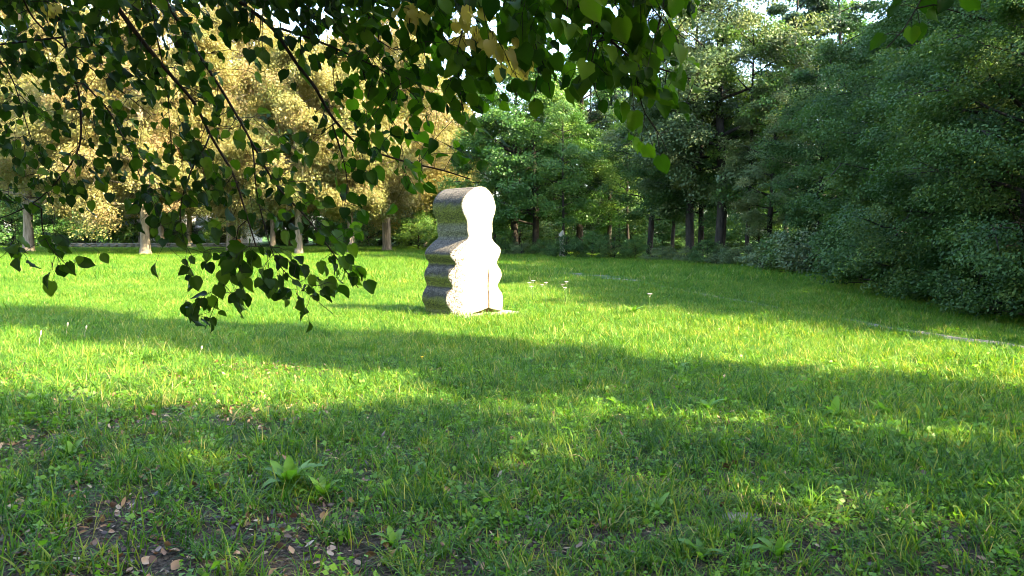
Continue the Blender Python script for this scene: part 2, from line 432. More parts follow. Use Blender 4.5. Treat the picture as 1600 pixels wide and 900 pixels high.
T['caster'] = tree_meshes('caster', 115, 23.0, 3.2, 1.15, 0.26, 'oval', 70, 8, 0.26, 17000, M['forest'], M['bark_dark'], (0.60, 0.45), 0.3)
T['caster2'] = tree_meshes('caster2', 116, 15.0, 3.0, 3.6, 0.28, 'oval', 34, 10, 0.26, 20000, M['forest'], M['bark_dark'], (0.9, 0.45), 0.3)

def place_tree(kind, x, y, s, rz, label, cat, group, name='tree', sz=None, bark=None, sink=0.0):
    root = empty(name, (x, y, gh(x, y) - sink), label, cat, group, rz)
    root.scale = (s, s, sz if sz else s)
    tr, cr = T[kind]
    t = link('trunk' if cat == 'tree' else 'stems', tr, root)
    link('crown' if cat == 'tree' else 'foliage', cr, root)
    if bark:
        t.data = tr.copy(); t.data.materials[0] = bark
    return root

# --- trees at the forest edge: pixel of the foot, depth, kind, scale
G_F = 'trees along the forest edge'
forest = [
    (772, 60, 'slim', 0.95, 'slender green tree just right of the white sculpture head, thin trunk in shade', 'slim_tree'),
    (806, 54, 'maple', 1.00, 'green tree with the left one of two thick dark trunks right of the sculpture', 'maple_tree'),
    (838, 54, 'maple', 0.92, 'green tree with the right one of two thick dark trunks right of the sculpture', 'maple_tree'),
    (880, 50, 'slim', 0.80, 'young bright green tree with a thin trunk right of the twin thick trunks', 'slim_tree'),
    (905, 58, 'maple', 1.05, 'broad green tree behind the young thin trunked tree', 'maple_tree'),
    (952, 56, 'dark', 0.78, 'dark bluish narrow crowned tree in the middle of the forest edge', 'conifer'),
    (982, 52, 'slim', 0.85, 'slim green tree between the dark narrow tree and the leaning trunk', 'slim_tree'),
    (1014, 46, 'tall2', 0.80, 'tree with a dark trunk leaning right at the left end of the trunk row', 'alder_tree'),
    (1050, 46, 'slim', 1.00, 'thin upright dark trunk just right of the leaning trunk', 'slim_tree'),
    (1079, 42, 'tall1', 0.86, 'grey green tree with a dark trunk left of the thick one, lit at its top', 'alder_tree'),
    (1094, 43, 'tall2', 0.72, 'thin trunk leaning right beside the thick grey green tree', 'alder_tree'),
    (1122, 40, 'tall1', 0.98, 'tall grey green tree with sunlit top and the thickest trunk of the row', 'alder_tree'),
    (1167, 39, 'slim', 1.00, 'slim dark trunk right of the tall sunlit tree', 'slim_tree'),
    (1205, 37, 'tall1', 0.50, 'shorter grey green tree right of the tall sunlit one', 'alder_tree'),
    (1272, 31, 'tall2', 0.55, 'thick dark leaning trunk under low green branches at the bend of the edge', 'alder_tree'),
    (1225, 70, 'tall2', 1.15, 'tall green tree far behind closing the gap right of the sunlit tree', 'tall_tree'),
    (1268, 62, 'maple', 1.42, 'tall broad green tree behind the two sparse dark trees', 'tall_tree'),
    (1232, 54, 'sparse', 0.95, 'dark sparse tall tree with sky showing through, left one of the pair', 'tall_tree'),
    (1292, 56, 'sparse', 1.05, 'dark sparse tall tree with sky showing through, right one of the pair', 'tall_tree'),
    (1395, 31, 'near2', 0.92, 'light green bushy tree at the left end of the dense green wall', 'bushy_tree'),
    (1470, 24, 'near2', 0.88, 'dense dark bushy tree reaching the ground in the right half of the wall', 'bushy_tree'),
    (1500, 20.5, 'near1', 1.00, 'dense bushy tree with drooping sprays second from the right edge', 'bushy_tree'),
    (1600, 17, 'near2', 0.80, 'dense bushy tree cut by the right edge of the photo', 'bushy_tree'),
    (1700, 14, 'near1', 0.85, 'bushy tree standing just beyond the right edge at the path', 'bushy_tree'),
    (1570, 28, 'near2', 1.15, 'taller green tree rising behind the bushy wall at upper right', 'bushy_tree'),
    (1600, 23, 'near2', 1.15, 'tall green tree filling the upper right corner behind the bushes', 'bushy_tree'),
    (1490, 37, 'tall1', 0.85, 'tall grey green tree behind the light bushy tree at the wall', 'alder_tree'),
    (1545, 33, 'tall2', 0.95, 'tall leaning tree seen only as leaves above the bushy wall', 'alder_tree'),
]
for i, (px, Y, k, s, lab, nm) in enumerate(forest):
    place_tree(k, gx(px, Y), Y, s, i * 1.7, lab, 'tree', G_F, nm)

# --- chestnuts at the left
G_C = 'yellowing chestnut trees across the meadow'
chest = [
    (45, 60, 'chest1', 1.05, 'large yellowing chestnut with a flaking brown trunk at the far left edge', 0.0),
    (122, 82, 'chest2', 1.0, 'distant yellowing tree with a thin grey trunk behind the low stone wall', 0.0),
    (228, 55, 'chest1', 0.92, 'yellowing chestnut with a thick pale forked trunk standing before the wall', 0.0),
    (252, 80, 'chest2', 1.1, 'yellowing tree with a reddish leaning trunk just right of the pale forked one', 0.0),
    (298, 84, 'chest2', 1.0, 'yellowing tree with a dark trunk before the white house', 0.0),
    (362, 62, 'chest1', 1.0, 'yellowing chestnut with the thickest rough grey trunk beside the orange bin', 0.0),
    (427, 85, 'chest2', 1.05, 'distant yellowing tree with a short dark trunk at the lawn edge', 0.0),
    (468, 56, 'chest2', 0.95, 'yellowing tree with a slim pale trunk half hidden by hanging leaves', 0.0),
    (548, 57, 'chest2', 0.85, 'small yellowing tree with a slim pale trunk left of the forked brown one', 0.0),
    (605, 66, 'chest1', 0.98, 'golden chestnut with a forked brown trunk left of the sculpture', 0.0),
    (668, 76, 'chest2', 1.15, 'golden tree with a grey trunk directly behind the sculpture', 0.0),
]
for i, (px, Y, k, s, lab, _) in enumerate(chest):
    place_tree(k, gx(px, Y), Y, s, i * 2.3 + 0.4, lab, 'tree', G_C, 'chestnut_tree', sz=s * 1.18)

# --- out-of-frame trees: right ones throw the shadow bands, left ones are added to darken
for i, (x, y, k, s, sz, lab) in enumerate([
    (11.9, 2.8, 'caster', 1.0, 1.0, 'tall narrow tree beyond the right edge throwing the long shadow band across the lawn'),
    (10.65, -3.0, 'caster2', 0.85, 1.12, 'tree behind the viewer at right shading the near grass'),
    (8.0, -8.2, 'caster2', 1.0, 1.0, 'second tree behind the viewer shading the near grass, further from the lawn'),
    (13.8, -6.0, 'caster2', 0.9, 1.15, 'taller tree behind the viewer standing back from the lawn'),
    (8.4, 2.1, 'bush3', 1.0, 1.3, 'large bush just beyond the right edge dappling the near grass at right'),
    (11.6, 10.2, 'near1', 0.58, 1.1, 'bushy tree just beyond the right edge where the path leaves the photo'),
    (12.6, 12.2, 'near1', 0.85, 1.05, 'second bushy tree beyond the right edge behind the one at the path'),
    (18.8, 15.2, 'tall1', 0.92, 1.05, 'tall tree behind the bushy wall beyond the right edge'),
    (19.5, 31.0, 'tall1', 0.95, 1.0, 'tall tree far behind the bushy wall at right'),
    (-8.3, 3.4, 'bush3', 1.1, 1.2, 'unseen bush added beyond the left edge to darken the near grass'),  # added out of view to hold sky light off the lower left
    (-9.6, -0.2, 'caster2', 0.9, 1.0, 'unseen tree added left of the viewer to darken the lower left grass'),  # added only for its shade on the lower left grass
    (17.5, 21.5, 'tall1', 0.95, 1.0, 'tall grey green tree hidden behind the bushy wall at right'),
    (18.5, 26.0, 'tall2', 0.95, 1.0, 'tall leaning tree hidden behind the bushy wall at right'),
]):
    place_tree(k, x, y, s, i * 1.3, lab, 'tree', 'trees out of view at the right and added ones at the left', 'shade_tree', sz=s * sz)

# --- shrubs
G_S = 'undergrowth shrubs along the forest edge'
shr = [(790, 52, 'bush1', 1.2, 'low dark shrub at the right foot of the sculpture silhouette'),
       (815, 51, 'bush2', 1.2, 'low shrub in front of the two thick dark trunks'),
       (850, 50, 'bush1', 1.1, 'low shrub right of the two thick dark trunks'),
       (885, 47, 'bush1', 1.3, 'green shrub below the thin pale trunk'),
       (925, 47, 'bush3', 0.62, 'rounded shrub right of the pale trunk'),
       (960, 46, 'bush1', 1.4, 'dark shrub under the narrow dark tree'),
       (992, 45, 'bush3', 0.55, 'light green shrub just left of the leaning trunk'),
       (1035, 42.5, 'bush2', 1.1, 'low shrub at the foot of the leaning trunk'),
       (1068, 41, 'bush2', 1.1, 'grey green low shrub with pale stems before the trunk row'),
       (1105, 38, 'bush1', 1.1, 'dark low shrub before the thickest trunk of the row'),
       (1140, 37, 'bush2', 1.2, 'grey green shrub right of the thickest trunk'),
       (1175, 35, 'bush2', 1.35, 'spreading grey green shrub at the start of the bank'),
       (1205, 34, 'bush3', 0.55, 'rounded green shrub on the bank left of the bend'),
       (1240, 32, 'bush2', 1.5, 'spreading shrub in the bend before the dark leaning trunk'),
       (1275, 29.5, 'bush1', 1.3, 'green shrub right under the dark leaning trunk'),
       (1305, 28, 'bush2', 1.5, 'dense shrub right of the dark leaning trunk'),
       (1345, 24, 'bush1', 1.2, 'dark shrub at the left foot of the bushy wall'),
       (1385, 21, 'bush1', 1.0, 'dark shrub at the foot of the dense dark bushy tree'),
       (1440, 18.6, 'bush1', 0.9, 'dark shrub on the grass margin below the bushy wall'),
       (1500, 16.4, 'bush1', 0.8, 'small dark shrub second from the right edge at the margin'),
       (1565, 14.8, 'bush1', 0.8, 'small dark shrub at the right edge of the photo'),
       (1640, 13.2, 'bush1', 0.8, 'small dark shrub just beyond the right edge')]
for i, (px, Y, k, s, lab) in enumerate(shr):
    place_tree(k, gx(px, Y), Y, s * (0.62 if px < 1230 else 0.95), i * 1.1, lab, 'shrub', G_S, 'shrub')
G_B = 'bushes behind the low wall at left'
for i, (px, Y, k, s, lab) in enumerate([
    (20, 82, 'bush3', 1.5, 'bright green bush left of the flaking trunk at far left'),
    (85, 80, 'bush3', 1.2, 'green bush behind the low wall right of the flaking trunk'),
    (150, 80, 'bush3', 1.3, 'green bush behind the wall below the blue shed'),
    (195, 82, 'bush3', 1.15, 'green bush between the blue shed and the pale forked trunk'),
    (270, 90, 'bush3', 0.9, 'small green bush left of the white house wall'),
    (345, 86, 'bush3', 0.9, 'small green bush below the white house'),
    (575, 82, 'bush3', 1.3, 'light green bush left of the golden forked trunk'),
    (628, 86, 'hedge', 1.25, 'dark hedge bush just right of the golden forked trunk'),
    (655, 86, 'hedge', 1.3, 'dark hedge bush left behind the sculpture'),
    (690, 86, 'hedge', 1.3, 'dark hedge bush hidden mostly by the sculpture'),
    (495, 90, 'bush3', 1.2, 'green bush behind the slim pale trunk'),
    (440, 95, 'bush3', 1.0, 'bright green bush behind the short dark trunk'),
]):
    place_tree(k, gx(px, Y), Y, s, i * 1.9, lab, 'bush', G_B, 'bush')

# ------------------------------------------------------------------ geometry-nodes scatter (for stuff only)
def gn_scatter(name, pts, rot, scl, idx, sources, label, mat=None):
    me = bpy.data.meshes.new(name)
    pts = np.asarray(pts, np.float32); n = len(pts)
    me.vertices.add(n); me.vertices.foreach_set('co', pts.ravel())
    a = me.attributes.new('rot', 'FLOAT_VECTOR', 'POINT'); a.data.foreach_set('vector', np.asarray(rot, np.float32).ravel())
    a = me.attributes.new('scl', 'FLOAT_VECTOR', 'POINT'); a.data.foreach_set('vector', np.asarray(scl, np.float32).ravel())
    a = me.attributes.new('idx', 'INT', 'POINT'); a.data.foreach_set('value', np.asarray(idx, np.int32))
    o = link(name, me)
    tag(o, label, None, None, 'stuff')
    ng = bpy.data.node_groups.new(name + '_scatter', 'GeometryNodeTree')
    ng.interface.new_socket('Geometry', in_out='INPUT', socket_type='NodeSocketGeometry')
    ng.interface.new_socket('Geometry', in_out='OUTPUT', socket_type='NodeSocketGeometry')
    gi = ng.nodes.new('NodeGroupInput'); go = ng.nodes.new('NodeGroupOutput')
    inst = ng.nodes.new('GeometryNodeInstanceOnPoints')
    g2i = ng.nodes.new('GeometryNodeGeometryToInstance')
    for s in reversed(sources):
        oi = ng.nodes.new('GeometryNodeObjectInfo'); oi.inputs['Object'].default_value = s; oi.inputs['As Instance'].default_value = True
        ng.links.new(oi.outputs['Geometry'], g2i.inputs[0])
    def na(nm, t):
        x = ng.nodes.new('GeometryNodeInputNamedAttribute'); x.data_type = t; x.inputs[0].default_value = nm; return x.outputs[0]
    ng.links.new(gi.outputs[0], inst.inputs['Points'])
    ng.links.new(g2i.outputs[0], inst.inputs['Instance'])
    inst.inputs['Pick Instance'].default_value = True
    ng.links.new(na('idx', 'INT'), inst.inputs['Instance Index'])
    ng.links.new(na('rot', 'FLOAT_VECTOR'), inst.inputs['Rotation'])
    ng.links.new(na('scl', 'FLOAT_VECTOR'), inst.inputs['Scale'])
    ng.links.new(inst.outputs[0], go.inputs[0])
    md = o.modifiers.new('scatter', 'NODES'); md.node_group = ng
    return o

def source(name, me):
    return bpy.data.objects.new(name, me)          # not linked: only the scatter uses it

# far woodland that reads as one mass
def joined_tree(kind):
    tr, cr = T[kind]
    o = []
    for m_ in (tr, cr): o.append(source('woodland_tree', m_))
    return o
wp, ws, wr, wi = [], [], [], []
src = joined_tree('tall1') + joined_tree('maple') + joined_tree('slim') + joined_tree('bush3') + joined_tree('chest1')
def addw(x, y, kind, s):
    a = rng.uniform(0, 6.28)
    for q in (0, 1):
        wp.append((x, y, -0.02)); wr.append((0, 0, a)); ws.append((s, s, s * 1.0)); wi.append(kind * 2 + q)
for x, y in [(-6, 84), (1, 80), (7, 74), (3, 92), (12, 74), (13, 84), (20, 78), (26, 38), (22, 34), (28, 33), (20, 27), (26, 25), (19, 19), (24, 16), (-12, 98), (8, 100), (-2, 104), (-14, -16), (-9, -12), (-4, -15), (1, -13), (5, -17), (-17, -9), (-20, -3), (-3, -20), (9, -20)]:
    addw(x + rng.uniform(-1, 1), y + rng.uniform(-1, 1), int(rng.integers(0, 2)), rng.uniform(0.8, 1.05))
for k in range(34):
    x = -8 + k * 1.45; addw(x + rng.uniform(-.6, .6), 69 + rng.uniform(-3, 3) + 4 * (k % 2), 3, rng.uniform(0.7, 1.15))
for k in range(34):
    x = -97 + k * 3.1; addw(x + rng.uniform(-1, 1), 98 + rng.uniform(-3, 3) + 6 * (k % 2), 3, rng.uniform(0.55, 0.85) if -52 < x < -32 else rng.uniform(.9, 1.4))
for x, y in [(10, 96), (17, 92), (24, 98), (31, 92), (38, 96), (45, 90), (52, 84), (3, 110), (14, 112), (26, 112), (40, 110), (27, 80), (33, 76), (30, 98), (37, 104)]:
    addw(x, y, int(x) % 2, rng.uniform(0.66, 0.85))
for x, y in [(-100, 105), (-90, 118), (-80, 104), (-74, 122), (-66, 128), (-56, 132), (-46, 134), (-38, 128), (-30, 112), (-22, 120), (-16, 108), (-108, 90), (-95, 92), (-28, 130), (-62, 106), (-44, 122), (-36, 116), (-86, 108), (-70, 112), (-52, 126), (-20, 104), (-25, 118)]:
    addw(x, y, 1 if (x + 300) % 4 < 2 else 0, rng.uniform(0.8, 1.15))
for x in (-78, -68, -57, -46, -36, -27, -18):
    addw(x, 92 + (x % 5), 4, 1.5)
gn_scatter('woodland', wp, wr, ws, wi, src, 'deep woodland behind the edge trees reading as one green mass')

def pale_stump():
    x, Y = gx(878, 49), 49
    root = empty('dead_trunk', (x, Y, gh(x, Y)), 'short pale dead trunk sunlit between shrubs right of the twin dark trunks', 'dead tree')
    V, F = tube([(0, 0, -.1), (.02, 0, .5), (-.03, 0, 1.1), (0, 0, 1.55), (.05, 0, 1.75)], [.22, .17, .16, .15, .03], 9)
    link('trunk', mesh_np('dead_trunk', V, F, M['bark_pale'], smooth=True), root)
    V, F = tube([(-.03, 0, 1.0), (-.16, 0, 1.4), (-.2, 0.02, 1.6)], [.06, .05, .015], 6)
    link('branch_stub', mesh_np('branch_stub', V, F, M['bark_pale'], smooth=True), root)
pale_stump()

# ------------------------------------------------------------------ wall, house, shed, bin
def box(g, cx, cy, cz, sx, sy, sz, rz=0.0, jit=0.0):
    v = np.array([[x, y, z] for z in (-.5, .5) for y in (-.5, .5) for x in (-.5, .5)]) * [sx, sy, sz]
    if jit: v = v + rng.normal(0, jit, v.shape)
    c, s = math.cos(rz), math.sin(rz)
    v = v @ np.array([[c, s, 0], [-s, c, 0], [0, 0, 1]]) + [cx, cy, cz]
    g.add(v, np.array([[0, 2, 3, 1], [4, 5, 7, 6], [0, 1, 5, 4], [2, 6, 7, 3], [0, 4, 6, 2], [1, 3, 7, 5]]))

def build_wall():
    x0, x1, y = -46.0, -24.5, 75.0
    root = empty('stone_wall', ((x0 + x1) / 2, y, 0), 'low grey stone wall at the far left end of the lawn', 'wall')
    stones = []
    for k in range(6):
        g = Geo(); box(g, 0, 0, 0, 0.52 + 0.06 * k, 0.42, 0.215, 0, 0.018)
        me = g.mesh('stone', M['stonewall'], False); stones.append(me)
    n = int((x1 - x0) / 0.7)
    for row in range(2):
        x = x0 + 0.3 * row
        for i in range(n):
            k = int(rng.integers(0, 6)); w = 0.52 + 0.06 * k
            if x + w > x1: break
            o = link('stone', stones[k], root, (x + w / 2 - root.location.x, rng.uniform(-.03, .03), 0.11 + row * 0.225))
            o.rotation_euler = (0, rng.normal(0, .01), rng.normal(0, .02))
            x += w + 0.02
    g = Geo(); i = x0
    while i < x1 - 0.9:
        g = Geo(); box(g, 0, 0, 0, 0.9, 0.52, 0.09, 0, 0.008)
        link('coping_stone', g.mesh('coping_stone', M['stonewall'], False), root, (i + 0.45 - root.location.x, 0, 0.505)); i += 0.92
build_wall()

def build_house():
    root = empty('house', (-53, 118, 0), 'white house half hidden behind the yellow trees at left', 'house')
    g = Geo()
    W, D, Hh = 26.0, 10.0, 8.0
    # facade built around its openings
    wx = [-10, -6, -2, 2, 6, 10]; rows = [(1.0, 2.6), (4.4, 6.0)]
    zc = [0] + [z for r in rows for z in r] + [Hh]
    xc = [-W / 2] + [v for x in wx for v in (x - 0.65, x + 0.65)] + [W / 2]
    for zi in range(len(zc) - 1):
        for xi in range(len(xc) - 1):
            if zi % 2 == 1 and xi % 2 == 1: continue
            box(g, (xc[xi] + xc[xi + 1]) / 2, -D / 2 + 0.15, (zc[zi] + zc[zi + 1]) / 2, xc[xi + 1] - xc[xi], 0.3, zc[zi + 1] - zc[zi])
    box(g, -W / 2 + 0.15, 0.15, Hh / 2, 0.3, D - 0.3, Hh); box(g, W / 2 - 0.15, 0.15, Hh / 2, 0.3, D - 0.3, Hh); box(g, 0, D / 2 + 0.15, Hh / 2, W, 0.3, Hh)
    link('wall', g.mesh('house_wall', M['render'], False), root)
    fr = Geo()
    for sx in (-.6, .6): box(fr, sx, 0, 0, .1, .1, 1.6)
    for sz in (-.75, 0, .75): box(fr, 0, 0, sz, 1.1, .09, .1)
    fm = fr.mesh('window_frame', M['render'], False)
    pg = Geo(); box(pg, 0, 0.03, 0, 1.28, 0.02, 1.58); pm = pg.mesh('pane', M['glass'], False)
    for (z0, z1) in rows:
        for x in wx:
            w = link('window', fm, root, (x, -D / 2 + 0.12, (z0 + z1) / 2))
            link('pane', pm, w)
    e = Geo()
    V = np.array([[-W/2-.5, -D/2-.5, Hh], [W/2+.5, -D/2-.5, Hh], [W/2+.5, D/2+.8, Hh], [-W/2-.5, D/2+.8, Hh], [-W/2-.5, 0.2, Hh+3.2], [W/2+.5, 0.2, Hh+3.2]])
    V2 = V - [0, 0, .18]
    e.add(np.concatenate([V, V2]), np.array([[0, 1, 5, 4], [2, 3, 4, 5], [6, 10, 11, 7], [8, 11, 10, 9], [0, 6, 7, 1], [2, 8, 9, 3]]))
    e.add(np.concatenate([V, V2]), np.array([[0, 4, 3], [1, 2, 5]]))
    link('roof', e.mesh('house_roof', M['roof'], False), root)
build_house()

def build_shed():
    root = empty('shed', (gx(168, 100), 100, 0), 'pale blue shed behind the bushes left of the forked chestnut', 'shed')
    g = Geo(); box(g, 0, 0, 2.0, 5.2, 4.0, 4.0); link('wall', g.mesh('shed_wall', M['blue'], False), root)
    g = Geo(); box(g, 0, -0.1, 4.1, 5.8, 4.8, 0.2); link('roof', g.mesh('shed_roof', M['render'], False), root)
    g = Geo()
    box(g, -0.5, -2.03, 1.05, 1.0, 0.06, 2.1); link('door', g.mesh('shed_door', M['render'], False), root)
build_shed()

def build_bin():
    root = empty('litter_bin', (gx(374, 66), 66, gh(gx(374, 66), 66)), 'small orange and white litter bin on a post beside the thickest grey trunk', 'bin')
    g = Geo(); V, F = tube([(0, 0, -0.1), (0, 0, 0.3), (0, 0, 1.25)], 0.05, 8); g.add(V, F); link('post', g.mesh('bin_post', M['white']), root, (0.26, 0, 0))
    g = Geo(); V, F = tube([(0, 0, .45), (0, 0, .47), (0, 0, .6), (0, 0, .98), (0, 0, 1.0)], [0.02, .17, .19, .21, .20], 14); g.add(V, F)
    link('bin_body', g.mesh('bin_body', M['orange']), root)
    g = Geo(); V, F = tube([(0.22, 0, .9), (0.22, 0, .93), (.22, 0, 1.1), (.22, 0, 1.12)], [0.02, .12, .12, 0.02], 10); g.add(V, F); link('white_box', g.mesh('bin_box', M['white']), root)
build_bin()

# ------------------------------------------------------------------ the sculpture
SN = np.array([.64, -.77]) / math.hypot(.64, .77); SD = np.array([-SN[1], SN[0]])
SP = np.array([-0.587, 14.61])
LEFT = [(0.0, -.59), (.086, -.60), (.197, -.655), (.316, -.668), (.42, -.63), (.5, -.573), (.585, -.592), (.693, -.633), (.81, -.60), (.914, -.52), (.961, -.513), (1.034, -.565), (1.117, -.603), (1.199, -.568), (1.292, -.47), (1.361, -.385), (1.40, -.33),
        (1.42, -.306), (1.575, -.303), (1.766, -.310), (1.861, -.354), (1.967, -.393), (2.06, -.405), (2.14, -.39), (2.217, -.352), (2.31, -.265), (2.37, -.17), (2.40, -.10), (2.412, 0.0)]
RIGHT = [(0.0, .568), (.136, .576), (.262, .577), (.364, .552), (.456, .472), (.532, .448), (.617, .504), (.727, .558), (.803, .537), (.893, .457), (.968, .409), (1.005, .425), (1.103, .489), (1.202, .512), (1.277, .457), (1.34, .362), (1.40, .305),
         (1.42, .292), (1.575, .288), (1.758, .290), (1.918, .348), (2.0, .362), (2.066, .366), (2.14, .350), (2.211, .317), (2.31, .245), (2.37, .165), (2.40, .10), (2.412, 0.01)]
def smooth_interp(tab, z):
    t = np.array(tab); x, y = t[:, 0], t[:, 1]
    m = np.gradient(y, x)
    k = np.clip(np.searchsorted(x, z) - 1, 0, len(x) - 2)
    h = x[k + 1] - x[k]; q = np.clip((z - x[k]) / h, 0, 1)
    return (2 * q**3 - 3 * q**2 + 1) * y[k] + (q**3 - 2 * q**2 + q) * h * m[k] + (3 * q**2 - 2 * q**3) * y[k + 1] + (q**3 - q**2) * h * m[k + 1]

def stone_loft(name, z, DEP, mat, torso):
    l = smooth_interp(LEFT, z); r = smooth_interp(RIGHT, z)
    if not torso: l[-1] = -0.02; r[-1] = 0.02; l[-2] = min(l[-2], -.08); r[-2] = max(r[-2], .08)
    cu = np.unique(np.concatenate([np.linspace(0, 1, 26), [.02, .98, .66, .67, .68, .69, .70, .71, .72, .73]]))
    rings = []
    nd = 16
    for k, zz in enumerate(z):
        u = l[k] + (r[k] - l[k]) * cu
        rec = 0.17 * np.clip((-u - .22) / .40, 0, 1.3) ** 1.6 + 0.05 * np.clip((u - .3) / .28, 0, 1.2) ** 1.6
        rec += 0.02 * np.clip((np.abs(cu - .5) - .44) / .06, 0, 1) ** 2
        if torso:
            gr = np.exp(-((u - .178) / .014) ** 2) * np.clip((0.92 - zz) / .25, 0, 1)
            rec += 0.05 * gr
            tent = 0.02 + 0.085 * np.clip(1 - np.abs(u - .17) / (.36 if True else 1), 0, 1) ** 1.3
            rec += 0.13 * np.clip((tent - zz) / .03, 0, 1) * (np.abs(u - .19) < .40)
        front = np.stack([u, rec], -1)
        dr = np.linspace(0, 1, nd + 2)[1:-1]
        right = np.stack([np.full(nd, r[k]), rec[-1] + (DEP - rec[-1]) * dr], -1)
        back = np.stack([u[::-1][::2], np.full(len(u[::2]), DEP)], -1)
        left = np.stack([np.full(nd, l[k]), DEP + (rec[0] - DEP) * dr], -1)
        ring = np.concatenate([front, right, back, left])
        rings.append(np.concatenate([ring, np.full((len(ring), 1), zz)], 1))
    A = np.stack(rings); n, m = A.shape[:2]
    # weathered, slightly uneven surface
    dis = 0.007 * vnoise(A[..., 0] * 1.0 + A[..., 2] * .7, A[..., 1] + A[..., 2], .11, 5) + 0.012 * vnoise(A[..., 0] + A[..., 1], A[..., 2], .35, 6)
    c = A[:, :, :2].mean(1, keepdims=True); dv = A[:, :, :2] - c; dv /= np.maximum(np.linalg.norm(dv, axis=-1, keepdims=True), 1e-4)
    A[:, :, :2] += dv * dis[..., None]
    W = np.zeros_like(A)
    W[..., 0] = A[..., 0] * SD[0] - A[..., 1] * SN[0]; W[..., 1] = A[..., 0] * SD[1] - A[..., 1] * SN[1]; W[..., 2] = A[..., 2]
    j, i = np.meshgrid(np.arange(n - 1), np.arange(m), indexing='ij')
    a = j * m + i; b = j * m + (i + 1) % m
    F = np.stack([a, b, b + m, a + m], -1).reshape(-1, 4)
    top = np.arange((n - 1) * m, n * m)[None]; bot = np.arange(m)[::-1][None]
    return mesh_np(name, W, [F, top, bot], mat, smooth=True)

